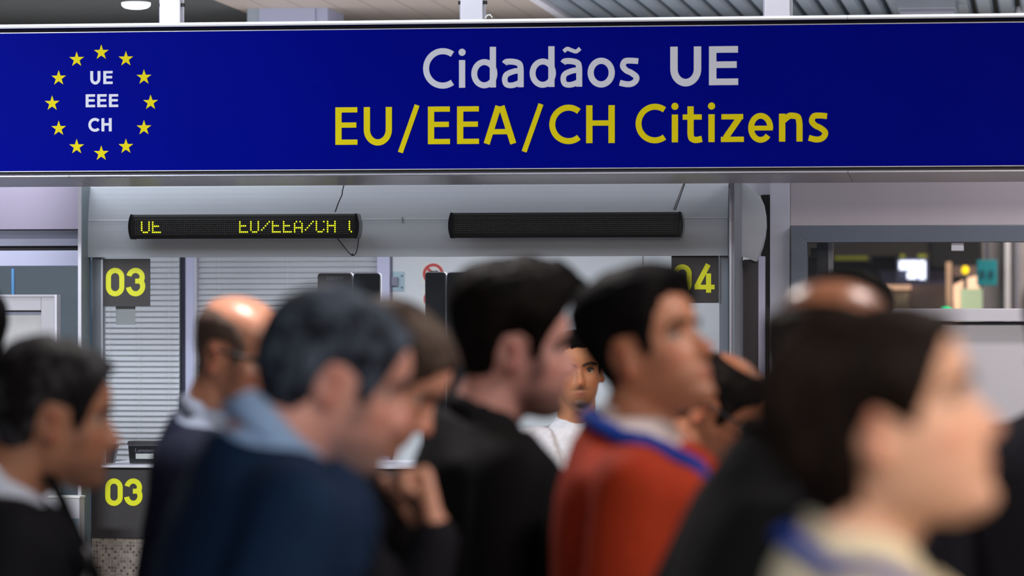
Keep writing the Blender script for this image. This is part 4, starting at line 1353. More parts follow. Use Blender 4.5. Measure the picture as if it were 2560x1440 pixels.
def hand_geo(curl=25, side=1, thumb_in=0.0, size=1.0):
    """wrist at the origin, fingers along +x, palm facing -z, thumb towards +y*side"""
    g = Geo()
    g.cap((-0.006, 0, 0), (0.012, 0, 0), 0.025, 0.027, 14, 0.8)
    for y, l in ((0.030, 0.094), (0.010, 0.098), (-0.010, 0.094), (-0.029, 0.087)):
        g.cap((0.008, y * 0.55 * side, -0.002), (l, y * side, 0.0), 0.016, 0.0125, 10)
    g.ell(Matrix.Translation((0.052, 0, -0.004)), (0.048, 0.036, 0.017))
    for i, (y, x, L) in enumerate(((0.031, 0.094, 0.074), (0.0105, 0.099, 0.084), (-0.0105, 0.095, 0.078), (-0.030, 0.086, 0.060))):
        p = Vector((x, y * side, 0))
        a = 0.0
        fan = (0.06, 0.02, -0.02, -0.07)[i] * side
        for seg, (fr, rr) in enumerate(((0.46, 0.0096), (0.31, 0.0088), (0.23, 0.0080))):
            a += math.radians(curl * (1.0 if seg < 2 else 0.8) + i * 2)
            d = Vector((math.cos(a), fan * math.cos(a), -math.sin(a))).normalized()
            q = p + d * (L * fr)
            g.cap(p, q, rr, rr * 0.92, 8)
            p = q
    b = Vector((0.022, 0.026 * side, -0.008))
    m1 = b + Vector((0.034, (0.030 - 0.02 * thumb_in) * side, -0.012 - 0.008 * thumb_in))
    m2 = m1 + Vector((0.030, (0.008 - 0.026 * thumb_in) * side, -0.008 - 0.01 * thumb_in))
    m3 = m2 + Vector((0.022, (-0.001 - 0.022 * thumb_in) * side, -0.006 - 0.01 * thumb_in))
    g.cap(b, m1, 0.015, 0.0115, 9); g.cap(m1, m2, 0.0108, 0.0098, 9); g.cap(m2, m3, 0.0098, 0.0085, 9)
    g.v = [(a * size, b_ * size, c * size) for a, b_, c in g.v]
    return g


def smooth01(a, b, x):
    t = min(1, max(0, (x - a) / (b - a)))
    return t * t * (3 - 2 * t)


# lower edge of the hair by ring angle (degrees from the face)
HAIRLINE = {
    'short': [(0, .080), (24, .080), (38, .068), (50, .048), (58, .030), (62, -.010), (71, -.014), (75, .026), (86, .036), (100, .028), (110, -.004), (122, -.040), (145, -.066), (180, -.074)],
    'low': [(0, .080), (24, .080), (38, .068), (48, .046), (55, .028), (60, -.018), (69, -.022), (73, .020), (86, .030), (100, .020), (110, -.020), (122, -.062), (145, -.090), (180, -.094)],
    'woman': [(0, .076), (24, .076), (38, .062), (50, .040), (58, .016), (66, -.012), (74, .002), (86, .010), (100, -.010), (108, -.040), (120, -.080), (145, -.098), (180, -.100)],
    'bald': [(0, .095), (40, .070), (52, .040), (57, .028), (60, -.008), (69, -.012), (73, .030), (86, .038), (100, .030), (110, -.006), (122, -.042), (145, -.066), (180, -.074)],
}


def hair_mesh(M, style, base, seed, top=None, quiff=0.0, back=0.0, side=None, rough=0.004, hi=None, front=None, lumps=9.0):
    """a shell of hair grown out of the scalp; hi(deg) gives the upper edge when the crown is bald"""
    hl = HAIRLINE[style]
    NT, NS = 128, 34
    xs_h = [a for a, _ in hl]; ys_h = [b for _, b in hl]
    outer, inner = [], []
    rnd = Vector((seed * 3.7, seed * 1.3, seed * 2.1))
    cen = Vector((-0.012, 0, 0.025))
    for i in range(NS + 1):
        s = i / NS
        ro, ri = [], []
        for k in range(NT):
            t = 2 * PI * k / NT
            deg = abs(math.degrees(t if t <= PI else t - 2 * PI))
            zlo = np.interp(deg, xs_h, ys_h) + 0.006 * noise.noise(Vector((math.cos(t) * 9 + seed, math.sin(t) * 9, seed * 0.7)))
            zhi = 0.1249 if hi is None else hi(deg)
            gone = zhi < zlo + 0.001
            zhi = max(zhi, zlo + 0.002)
            # travel up the meridian evenly
            z = zlo + (zhi - zlo) * (1 - (1 - s) ** 1.35 if hi is None else s)
            p = skull(t, float(z), True)
            nrm = (p - cen)
            nrm.x *= 0.75; nrm.z *= 0.9
            nrm.normalize()
            f = smooth01(0, 0.16, s)
            if hi is not None: f *= smooth01(0, 0.22, 1 - s)
            upn = smooth01(0.02, 0.11, z)
            th = base * (1 - upn) + (top if top is not None else base) * upn
            if side is not None and 45 < deg < 120: th = th * upn + side * (1 - upn)
            if back: th += back * smooth01(100, 165, deg) * (1 - 0.5 * upn) * smooth01(-0.12, 0.0, z)
            if front is not None and deg > 200: pass
            q = rnd + p * lumps * 4
            nn = noise.noise(q) * 0.6 + noise.noise(q * 2.3) * 0.3 + noise.noise(Vector((q.x * 0.8, q.y * 5, q.z * 1.0))) * 0.35
            th = th * (0.75 + 0.25 * f) * f + rough * nn * f
            o = p + nrm * max(th, -0.004 + 0.004 * f)
            if quiff:
                w_ = smooth01(75, 15, deg) if False else max(0.0, 1 - (deg / 70.0) ** 2)
                k_ = w_ * smooth01(0.045, 0.085, z) * smooth01(0.126, 0.100, z) if False else w_ * smooth01(0.06, 0.09, z)
                o += Vector((0.55, 0, 0.75)) * quiff * k_ * f * (1 + 0.5 * nn) * smooth01(-0.06, 0.06, p.x)
            if gone: o = p - nrm * 0.005
            ro.append(M @ o)
            ri.append(M @ (p - nrm * 0.008))
        outer.append(ro); inner.append(ri)
    V, F = [], []
    n = NT
    for r in outer + inner[::-1]: V += [tuple(x) for x in r]
    R = 2 * (NS + 1)
    closed_top = hi is None
    for i in range(R):
        j = (i + 1) % R
        for k in range(n):
            F.append((i * n + k, i * n + (k + 1) % n, j * n + (k + 1) % n, j * n + k))
    me = bpy.data.meshes.new('hair')
    me.from_pydata(V, [], F)
    for p in me.polygons: p.use_smooth = True
    return me


HAIRMATS = {}


def hair_mat(name, dark, light, amt=0.5):
    m = bpy.data.materials.new(name)
    m.use_nodes = True
    nt = m.node_tree
    b = nt.nodes['Principled BSDF']
    b.inputs['Roughness'].default_value = 0.68
    b.inputs['Specular IOR Level'].default_value = 0.08
    tc = nt.nodes.new('ShaderNodeTexCoord')
    mp = nt.nodes.new('ShaderNodeMapping')
    mp.inputs['Scale'].default_value = (60, 160, 40)
    nz = nt.nodes.new('ShaderNodeTexNoise')
    nz.inputs['Scale'].default_value = 1.0
    nz.inputs['Detail'].default_value = 3
    nz2 = nt.nodes.new('ShaderNodeTexNoise')
    nz2.inputs['Scale'].default_value = 14.0
    rp = nt.nodes.new('ShaderNodeValToRGB')
    rp.color_ramp.elements[0].position = 0.62 - 0.35 * amt
    rp.color_ramp.elements[1].position = 0.86 - 0.25 * amt
    rp.color_ramp.elements[0].color = lin(dark)
    rp.color_ramp.elements[1].color = lin(light)
    mx = nt.nodes.new('ShaderNodeMath'); mx.operation = 'ADD'
    mu = nt.nodes.new('ShaderNodeMath'); mu.operation = 'MULTIPLY'; mu.inputs[1].default_value = 0.5
    nt.links.new(tc.outputs['Object'], mp.inputs['Vector'])
    nt.links.new(mp.outputs['Vector'], nz.inputs['Vector'])
    nt.links.new(tc.outputs['Object'], nz2.inputs['Vector'])
    nt.links.new(nz.outputs['Fac'], mx.inputs[0]); nt.links.new(nz2.outputs['Fac'], mx.inputs[1])
    nt.links.new(mx.outputs[0], mu.inputs[0]); nt.links.new(mu.outputs[0], rp.inputs['Fac'])
    nt.links.new(rp.outputs['Color'], b.inputs['Base Color'])
    bp = nt.nodes.new('ShaderNodeBump'); bp.inputs['Strength'].default_value = 0.6; bp.inputs['Distance'].default_value = 0.002
    nt.links.new(nz.outputs['Fac'], bp.inputs['Height']); nt.links.new(bp.outputs['Normal'], b.inputs['Normal'])
    return m


def cloth(name, rgb, rough=0.85, var=0.07):
    return mat(name, rgb, rough, 0, var, 60, spec=0.2, bump=0.15)


def person(label, px, py, scale, phi=0.0, pitch=0.0, roll=0.0, body_phi=None, lean=0.06, hs=1.0, by_ear=True, neck=0.122, back_shift=0.0,
           skin=(196, 150, 126), stubble=0.0, stub_rgb=(70, 60, 58), lips=(150, 84, 80), fem=False, hair=None, hair_m=None,
           jacket=None, shirt=None, shirt_m=None, collar_m=None, collar_h=0.042, collar_back=0.0, lanyard=None, glasses=None, brow=(40, 30, 26),
           open_v=True, bw=1.0, right_arm=None, cuff=None, voxel=0.006, neck_r=0.056, trousers=(24, 24, 28), lapel=None, high_collar=None, fur=None, seed=1, goatee=False,
           shoulder_drop=0.0, forearm_deg=None, jacket_puff=0.0):
    d = FPX / scale
    ear = W(px, py, d)
    body_phi = phi if body_phi is None else body_phi

    def yaw_of(ph):
        r = math.radians(ph)
        v = RGT * math.cos(r) - FWD * math.sin(r)
        return math.atan2(v.y, v.x)
    Rh = Matrix.Rotation(yaw_of(phi), 4, 'Z') @ Matrix.Rotation(math.radians(pitch), 4, 'Y') @ Matrix.Rotation(math.radians(roll), 4, 'X') @ Matrix.Scale(hs, 4)
    hp = ear - (Rh @ Vector((-0.012, -0.078, -0.002)) if by_ear else Vector((0, 0, 0)))
    Mh = Matrix.Translation(hp) @ Rh
    byaw = yaw_of(body_phi)
    bf = Vector((math.cos(byaw), math.sin(byaw), 0))
    # neck root under the skull, set back from the head centre
    pr = math.radians(pitch)
    off = 0.045 + back_shift + 0.075 * max(0, math.sin(pr)) + 0.03 * min(0, math.sin(pr))
    zn = hp.z - neck * hs
    nb = Vector((hp.x, hp.y, 0)) - bf * off
    base = nb - bf * lean
    Mb = Matrix.Translation(base) @ Matrix.Rotation(byaw, 4, 'Z')
    k = zn / 1.475
    root = empty('person', base, label, 'person', None)

    def sx_(z): return lean * smooth01(0.92 * k, 1.47 * k, z) * 1.0

    def B(x, y, z): return Mb @ Vector((x + sx_(z), y, z))

    def torso(g, grow, zmin=0.80, ztop=True):
        tb = [(0.78, .0, .105, .165), (0.88, .0, .118, .172), (0.97, .0, .112, .165), (1.08, .0, .106, .153), (1.20, .004, .114, .163), (1.30, .006, .120, .176), (1.365, .0, .112, .184), (1.405, -.008, .096, .180), (1.432, -.016, .082, .124), (1.458, -.022, .070, .080), (1.485, -.025, .062, .064), (1.505, -.024, .057, .058)]
        if fem: tb = [(z, x, dd * (0.93 if z < 1.2 or z > 1.36 else 1.03), w * 0.90) for z, x, dd, w in tb]
        rings = []
        for z, x, dd, w in tb:
            if z < zmin: continue
            z2 = z - shoulder_drop * smooth01(1.3, 1.45, z) * (0 if z > 1.47 else 1)
            gw = grow if z < 1.46 else grow * 0.55
            rings.append([B(x + (dd * bw + gw) * math.cos(2 * PI * q / 28), (w * bw + gw) * math.copysign(abs(math.sin(2 * PI * q / 28)) ** 0.85, math.sin(2 * PI * q / 28)), z2 * k) for q in range(28)])
        g.loft(rings)
        for s in (-1, 1):
            g.cap(B(-.018, s * 0.050 * bw, 1.402 * k), B(-.006, s * 0.176 * bw * (0.9 if fem else 1), 1.374 * k), 0.047 + grow * 0.7, 0.062 + grow * 0.7, 14)

    arms = []
    for s in (-1, 1):
        sh = B(-.006, s * 0.188 * bw * (0.9 if fem else 1), 1.375 * k)
        el = B(-.030, s * (0.232 * bw), 1.10 * k)
        wr_ = B(.045, s * (0.215 * bw), 0.865 * k)
        if forearm_deg is not None:
            a = math.radians(forearm_deg)
            wr_ = el + Mb.to_3x3() @ Vector((0.25 * math.sin(a), -s * 0.04, -0.25 * math.cos(a)))
        hM = None
        if s == -1 and right_arm is not None:
            el, wr_, hM = right_arm(B)
        arms.append((s, sh, el, wr_, hM))

    g = Geo()
    g.add(HEAD_F if fem else HEAD_M, Mh)
    p_up = Mh @ Vector((-0.022, 0, -0.030))
    p_dn = B(-.022, 0, 1.47 * k)
    g.cap(p_dn, p_up, neck_r + 0.006, neck_r, 18)
    g.cap(p_dn + bf * 0.012, Mh @ Vector((0.012, 0, -0.070)), neck_r * 0.88, neck_r * 0.62, 14)
    torso(g, 0.0)
    for s, sh, el, wr_, hM in arms:
        g.cap(sh, el, 0.050, 0.040, 12)
        g.cap(el, wr_, 0.041, 0.027, 12)
        if hM is None:
            dx = (wr_ - el).normalized()
            inward = (Mb.to_3x3() @ Vector((0, -s, 0))).normalized()
            zz = -(inward - dx * inward.dot(dx)).normalized()
            yy = zz.cross(dx)
            R = Matrix((dx, yy, zz)).transposed().to_4x4()
            hand = hand_geo(24, 1 if (yy.dot(bf) > 0) else -1)
            g.add(hand, Matrix.Translation(wr_) @ R)
        else:
            g.add(hM[1], hM[0])
    for s in (-1, 1):
        hip = B(0, s * 0.085, 0.90 * k); kn = B(0.012, s * 0.10, 0.49 * k); an = B(-0.01, s * 0.105, 0.085 * k)
        g.cap(hip, kn, 0.082, 0.056, 12)
        g.cap(kn, an, 0.055, 0.038, 12)
        g.cap(B(-0.04, s * 0.105, 0.05), B(0.12, s * 0.112, 0.034), 0.030, 0.020, 10)
    me = g.solid('body', voxel, 2)
    # pigment: lips, blush of ears and nose, beard shadow
    Mi = Mh.inverted()
    nv = len(me.vertices)
    co = np.empty(nv * 3, dtype=np.float32)
    me.vertices.foreach_get('co', co)
    co = co.reshape(-1, 3)
    A = np.array(Mi)[:3, :4]
    L = co @ A[:, :3].T + A[:, 3]
    x, y, z = L[:, 0], L[:, 1], L[:, 2]
    base_c = np.array(lin(skin)[:3])
    col = np.tile(base_c, (nv, 1))
    near = (np.abs(x) < 0.2) & (np.abs(y) < 0.15) & (np.abs(z) < 0.2)

    def mix(wt, rgb):
        wt = np.clip(wt, 0, 1)[:, None] * near[:, None]
        col[:] = col * (1 - wt) + np.array(lin(rgb)[:3]) * wt
    ss = lambda a, b, v: np.clip((v - a) / (b - a), 0, 1)
    blush = (min(255, skin[0] + 6), int(skin[1] * 0.80), int(skin[2] * 0.78))
    mix(0.75 * ss(0.074, 0.082, np.abs(y)) * ss(-0.06, -0.04, z) * ss(0.05, 0.03, z), blush)
    mix(0.5 * np.exp(-((x - 0.112) / 0.02) ** 2 - (y / 0.02) ** 2 - ((z + 0.026) / 0.016) ** 2), blush)
    mix(0.35 * np.exp(-((x - 0.07) / 0.03) ** 2 - ((np.abs(y) - 0.048) / 0.02) ** 2 - ((z + 0.028) / 0.02) ** 2), blush)
    mix(0.35 * np.exp(-((x - 0.08) / 0.02) ** 2 - ((np.abs(y) - 0.032) / 0.016) ** 2 - ((z - 0.010) / 0.010) ** 2), (96, 60, 54))
    if stubble:
        jaw = ss(-0.040, -0.082, z) * ss(-0.006, 0.022, x) * ss(-0.15, -0.125, z)
        side_ = ss(0.012, 0.024, x) * ss(0.060, 0.045, x) * ss(0.02, -0.01, z) * ss(0.05, 0.06, np.abs(y))
        mus = np.exp(-((z + 0.047) / 0.006) ** 2 - (y / 0.026) ** 2) * ss(0.06, 0.08, x)
        w_ = np.maximum(np.maximum(jaw, side_ * 0.8), mus)
        if goatee: w_ = np.maximum(mus, np.exp(-((z + 0.095) / 0.02) ** 2 - (y / 0.03) ** 2) * ss(0.04, 0.06, x)) + 0.35 * jaw
        w_ = w_ * (1 - 0.9 * np.exp(-((z + 0.063) / 0.009) ** 2 - (y / 0.022) ** 2) * ss(0.07, 0.08, x))
        mix(stubble * w_, stub_rgb)
    mix(0.85 * np.exp(-((z + 0.063) / 0.0085) ** 2 - (y / 0.023) ** 2) * ss(0.075, 0.086, x), lips)
    rgba = np.ones((nv, 4), dtype=np.float32)
    rgba[:, :3] = col
    ca = me.color_attributes.new('Col', 'FLOAT_COLOR', 'POINT')
    ca.data.foreach_set('color', rgba.ravel())
    me.materials.append(M_SKIN_SHINY if hair and (hair['style'] == 'bald' or hair.get('hi')) else M_SKIN)
    link('body', me, root)
    # eyes and brows
    for s in (-1, 1):
        ge = Geo()
        Me = Mh @ Matrix.Translation((0.0615, s * 0.031, 0.010))
        ge.ell(Me @ Matrix.Rotation(PI / 2, 4, 'Y'), (0.0120, 0.0120, 0.0120), 14, 16)
        m2 = bpy.data.meshes.new('eye')
        m2.from_pydata(ge.v, [], ge.f)
        MeI = Me.inverted()
        cc_ = []
        for v in m2.vertices:
            q = MeI @ v.co
            r_ = math.hypot(q.y, q.z + 0.001)
            cc_.append((0.006, 0.004, 0.003, 1) if r_ < 0.0058 and q.x > 0 else (0.62, 0.58, 0.55, 1))
        ca = m2.color_attributes.new('Col', 'FLOAT_COLOR', 'POINT')
        ca.data.foreach_set('color', np.array(cc_, dtype=np.float32).ravel())
        m2.materials.append(M_EYE)
        for p in m2.polygons: p.use_smooth = True
        link('eye', m2, root)
        ge = Geo()
        # upper eyelid
        pts = [(0.0705, 0.019, 0.011), (0.0735, 0.026, 0.0160), (0.0730, 0.034, 0.0165), (0.0680, 0.043, 0.011)]
        for a, b in zip(pts[:-1], pts[1:]):
            ge.cap(Mh @ Vector((a[0], s * a[1], a[2])), Mh @ Vector((b[0], s * b[1], b[2])), 0.0026, 0.0026, 8)
        pts = [(0.0905, 0.013, 0.0270), (0.0905, 0.022, 0.0310), (0.0850, 0.036, 0.0330), (0.0745, 0.050, 0.0270)]
        for a, b in zip(pts[:-1], pts[1:]):
            ge.cap(Mh @ Vector((a[0], s * a[1], a[2])), Mh @ Vector((b[0], s * b[1], b[2])), 0.0040, 0.0032, 8)
        m2 = bpy.data.meshes.new('eyebrow')
        m2.from_pydata(ge.v, [], ge.f)
        key = 'brow_%d_%d_%d' % brow
        m2.materials.append(MATS.get(key) or mat(key, brow, 0.8, 0, 0.1, 80))
        for p in m2.polygons: p.use_smooth = True
        link('eyebrow', m2, root)
    # hair
    if hair is not None:
        hm = hair_mesh(Mh, seed=seed, **hair)
        hm.materials.append(hair_m)
        link('hair', hm, root)
    # shirt
    Mbi = Mb.inverted()

    def garment(name, grow, m, zmin, sleeve, vox, vfun=None, thick=0.0, neck_cut=0.0, sm=3):
        g = Geo()
        torso(g, grow, zmin)
        for s, sh, el, wr_, hM in arms:
            g.cap(sh, el, 0.056 + grow * 0.75, 0.046 + grow * 0.8, 14)
            if sleeve == 'long':
                w2 = wr_.lerp(el, 0.06)
                g.cap(el, w2, 0.046 + grow * 0.8, 0.031 + grow * 0.65, 14)
        if zmin < 0.8:
            pass
        me = g.solid(name, vox, sm)
        if vfun is not None:
            bm = bmesh.new(); bm.from_mesh(me)
            kill = []
            for f in bm.faces:
                q = Mbi @ f.calc_center_median()
                q.x -= sx_(q.z)
                if vfun(q): kill.append(f)
            bmesh.ops.delete(bm, geom=kill, context='FACES')
            bnd = [e for e in bm.edges if e.is_boundary]
            nb_ = {}
            for e in bnd:
                a_, b_ = e.verts
                nb_.setdefault(a_, []).append(b_); nb_.setdefault(b_, []).append(a_)
            for _ in range(25):
                new = {v: v.co * 0.5 + (n_[0].co + n_[1].co) * 0.25 for v, n_ in nb_.items() if len(n_) == 2}
                for v, c_ in new.items(): v.co = c_
            bm.to_mesh(me); bm.free()
            for p in me.polygons: p.use_smooth = True
        me.materials.append(m)
        o = link(name, me, root)
        if thick:
            md = o.modifiers.new('thickness', 'SOLIDIFY')
            md.thickness = thick
            md.offset = -1
        return o

    outer = None
    if shirt_m is not None:
        outer = garment(shirt or 'shirt', 0.010, shirt_m, 0.88, 'long' if jacket is None else 'short', 0.013)
    if jacket is not None:
        jm, jg = jacket

        def vf(q):
            zz = q.z / k
            if zz > 1.492 - 0.98 * (q.x + 0.085) and (q.x + 0.02) ** 2 + q.y ** 2 < 0.098 ** 2: return True
            if zz > 1.530: return True
            if open_v and 0.0 < q.x < 0.142 and zz > 1.16 and abs(q.y) < 0.004 + 0.085 * ((zz - 1.16) / 0.32): return True
            return False
        outer = garment('jacket', jg, jm, 0.78, 'long', 0.011, vf, 0.004)
    # trousers and shoes
    g = Geo()
    g.loft([[B(0 + a * math.cos(2 * PI * q / 20), b * math.sin(2 * PI * q / 20), z * k) for q in range(20)] for z, a, b in ((0.80, .10, .155), (0.90, .125, .178), (0.98, .119, .172), (1.02, .114, .164))])
    for s in (-1, 1):
        g.cap(B(0, s * 0.085, 0.88 * k), B(0.012, s * 0.10, 0.49 * k), 0.092, 0.072, 14)
        g.cap(B(0.012, s * 0.10, 0.49 * k), B(-0.012, s * 0.105, 0.11), 0.070, 0.058, 14)
    me = g.solid('trousers', 0.016, 3)
    key = 'trouser_%d_%d_%d' % trousers
    me.materials.append(MATS.get(key) or cloth(key, trousers))
    link('trousers', me, root)
    for s in (-1, 1):
        g = Geo()
        g.loft([[B(xc + a * math.cos(2 * PI * q / 16), s * 0.11 + b * math.sin(2 * PI * q / 16), z) for q in range(16)] for z, xc, a, b in ((0.0, .055, .138, .046), (0.018, .055, .142, .050), (0.035, .050, .134, .048), (0.060, .030, .100, .044), (0.085, -.008, .056, .044), (0.115, -.012, .050, .044))])
        m2 = bpy.data.meshes.new('shoe')
        m2.from_pydata(g.v, [], g.f)
        m2.materials.append(MATS.get('shoe_leather') or mat('shoe_leather', (20, 18, 18), 0.35))
        for p in m2.polygons: p.use_smooth = True
        link('shoe', m2, root)

    # collar: a folded band round the neck, lower in front
    def band(name, m, r0, r1, h, zoff, gap_deg, tilt, thick=0.006, fall=0.0):
        c0 = B(-.018, 0, 1.450 * k + zoff)
        ax = (UP * 0.68 + bf * 0.73).normalized()
        xdir = (bf - ax * bf.dot(ax)).normalized()
        ydir = ax.cross(xdir)
        n = 40
        R = [[], [], [], []]
        for i in range(n + 1):
            t = math.radians(gap_deg) + (2 * PI - 2 * math.radians(gap_deg)) * i / n
            c, s = math.cos(t), math.sin(t)
            dz = -tilt * (0.5 + 0.5 * c)
            hh = h * (0.75 + 0.25 * (0.5 - 0.5 * c))
            for j, (r, zz) in enumerate(((r0, dz - fall), (r1 + thick * 0.3, dz + hh), (r1 - thick, dz + hh), (r0 - thick - 0.006, dz - fall))):
                R[j].append(c0 + xdir * r * c * 1.22 + ydir * r * s + ax * zz)
        V, F = [], []
        for r in R: V += [tuple(p) for p in r]
        N = n + 1
        for j in range(4):
            a, b = j * N, ((j + 1) % 4) * N
            for i in range(n): F.append((a + i, a + i + 1, b + i + 1, b + i))
        F += [(0, N, 2 * N, 3 * N), (n, 3 * N + n, 2 * N + n, N + n)]
        m2 = bpy.data.meshes.new(name)
        m2.from_pydata(V, [], F)
        m2.materials.append(m)
        for p in m2.polygons: p.use_smooth = True
        return link(name, m2, root)

    if collar_m is not None:
        band('collar', collar_m, neck_r + 0.022, neck_r + 0.009, collar_h, 0.000 + collar_back, 12, 0.0)
    if high_collar is not None:
        m_, h_, r_ = high_collar
        band('coat_collar', m_, neck_r + r_ + 0.014, neck_r + r_, h_, -0.012, 26, 0.01, 0.012)

    # strips that lie on the clothes
    dg = bpy.context.evaluated_depsgraph_get()
    bvh = None
    if outer is not None:
        om = outer.data
        vv = [v.co.copy() for v in om.vertices]
        bvh = BVHTree.FromPolygons(vv, [tuple(p.vertices) for p in om.polygons])

    def strip_on(name, path, width, m, lift=0.006, thick=0.003):
        pts = []
        q = [B(*p) for p in path]
        dense = []
        for i in range(len(q) - 1):
            for j in range(10): dense.append(q[i].lerp(q[i + 1], j / 10))
        dense.append(q[-1])
        for p in dense:
            hit = bvh.find_nearest(p)
            if hit[0] is None: continue
            nr = (hit[0] - B(-0.02, 0, hit[0].z - 0.10)).normalized()
            pts.append((hit[0] + nr * lift, nr))
        V, F = [], []
        for i, (p, nr) in enumerate(pts):
            t = (pts[min(i + 1, len(pts) - 1)][0] - pts[max(0, i - 1)][0]).normalized()
            sd = t.cross(nr).normalized() * width / 2
            V += [tuple(p + sd), tuple(p - sd), tuple(p - sd - nr * thick), tuple(p + sd - nr * thick)]
        for i in range(len(pts) - 1):
            o = i * 4
            for j in range(4): F.append((o + j, o + (j + 1) % 4, o + 4 + (j + 1) % 4, o + 4 + j))
        F += [(0, 3, 2, 1), tuple(len(V) - 4 + j for j in range(4))]
        m2 = bpy.data.meshes.new(name)
        m2.from_pydata(V, [], F)
        m2.materials.append(m)
        for p in m2.polygons: p.use_smooth = True
        return link(name, m2, root)

    if jacket is not None and lapel is not None:
        for s in (-1, 1):
            strip_on('lapel', [(0.045, s * 0.105, 1.425 * k), (0.075, s * 0.105, 1.40 * k), (0.11, s * 0.085, 1.32 * k), (0.12, s * 0.035, 1.17 * k)], 0.05, lapel, 0.007, 0.004)
    if lanyard is not None:
        lm, lw = lanyard
        for s in (-1, 1):
            strip_on('lanyard', [(-0.100, s * 0.0, 1.495 * k), (-0.082, s * 0.050, 1.488 * k), (-0.035, s * 0.095, 1.445 * k), (0.020, s * 0.108, 1.380 * k), (0.075, s * 0.092, 1.290 * k), (0.12, s * 0.050, 1.18 * k), (0.13, 0.0, 1.08 * k)], lw, lm, 0.010)
        hit = bvh.find_nearest(B(0.14, 0, 1.05 * k))
        c_ = hit[0] + bf * 0.012
        bm = bmesh.new()
        prism(bm, [(-0.035, -0.055), (0.035, -0.055), (0.035, 0.05), (0.012, 0.055), (-0.012, 0.055), (-0.035, 0.05)], 'x', -0.002, 0.002)
        for v in bm.verts: v.co = Matrix.Rotation(byaw, 3, 'Z') @ v.co + c_
        obj('badge_card', bm, M_PAPER, root)
    if glasses is not None:
        bm = bmesh.new()
        for s in (-1, 1):
            tube(bm, [Mh @ Vector((0.092, s * 0.058, 0.018)), Mh @ Vector((0.05, s * 0.077, 0.018)), Mh @ Vector((-0.004, s * 0.080, 0.018)), Mh @ Vector((-0.024, s * 0.080, 0.004))], 0.0030, 8)
            pts = [Mh @ Vector((0.098 - 0.012 * (abs(a) / 0.05), s * (0.033 + a), 0.006 + b)) for a, b in [(0.024 * math.cos(2 * PI * q / 16), 0.018 * math.sin(2 * PI * q / 16)) for q in range(17)]]
            tube(bm, pts, 0.0026, 6)
        tube(bm, [Mh @ Vector((0.105, -0.010, 0.012)), Mh @ Vector((0.108, 0, 0.015)), Mh @ Vector((0.105, 0.010, 0.012))], 0.0024, 6)
        obj('glasses', bm, glasses, root, smooth=True)
    if cuff is not None:
        s, sh, el, wr_, hM = arms[0]
        dx = (wr_ - el).normalized()
        g = Geo()
        g.cap(wr_ - dx * 0.045, wr_ - dx * 0.012, 0.036, 0.034, 16)
        m2 = bpy.data.meshes.new('shirt_cuff')
        m2.from_pydata(g.v, [], g.f)
        m2.materials.append(cuff)
        for p in m2.polygons: p.use_smooth = True
        link('shirt_cuff', m2, root)
    if fur is not None:
        pass
    return root, Mh, B, k, strip_on


# cloth
C_NAVY = cloth('navy_wool', (16, 22, 44))
C_TEAL = cloth('deep_teal_navy_wool', (10, 36, 66))
C_BLACK = cloth('black_wool', (14, 14, 17))
C_CHAR = cloth('charcoal_wool', (26, 26, 29))
C_NIGHT = cloth('midnight_wool', (18, 18, 26))
C_ORANGE = cloth('burnt_orange_wool', (166, 51, 22))
C_CREAM = cloth('cream_wool', (206, 194, 168))
C_OFFW = cloth('off_white_knit', (222, 218, 222))
C_TEE = cloth('white_cotton', (226, 224, 228))
C_LBLUE = cloth('light_blue_cotton', (150, 182, 226))
C_PBLUE = cloth('pale_blue_cotton', (176, 190, 216))
C_BWHITE = cloth('bluish_white_cotton', (196, 206, 226))
C_PINKW = cloth('pinkish_white_cotton', (214, 200, 202))
C_LANB = cloth('royal_blue_ribbon', (6, 52, 142))
C_LANK = cloth('black_ribbon', (12, 12, 12))

H_GREYDARK = hair_mat('hair_dark_grey_streaked', (22, 20, 22), (92, 92, 100), 0.45)
H_GREY = hair_mat('hair_salt_and_pepper', (20, 23, 30), (98, 110, 130), 0.55)
H_BROWNGREY = hair_mat('hair_brown_grey', (60, 48, 42), (120, 106, 98), 0.5)
H_DARK = hair_mat('hair_near_black', (11, 9, 9), (36, 28, 25), 0.4)
H_BLACK = hair_mat('hair_black', (8, 7, 9), (26, 22, 24), 0.4)
H_BROWN = hair_mat('hair_dark_brown', (20, 14, 12), (54, 40, 34), 0.45)
H_STUB = hair_mat('hair_cropped_grey_brown', (92, 76, 70), (128, 110, 104), 0.5)


def bald_hi(deg):
    return float(np.interp(deg, [0, 50, 60, 75, 100, 140, 180], [.02, .035, .045, .066, .080, .080, .070]))


def bald_hi_high(deg):
    return float(np.interp(deg, [0, 50, 60, 75, 100, 140, 180], [.02, .04, .060, .090, .104, .106, .100]))


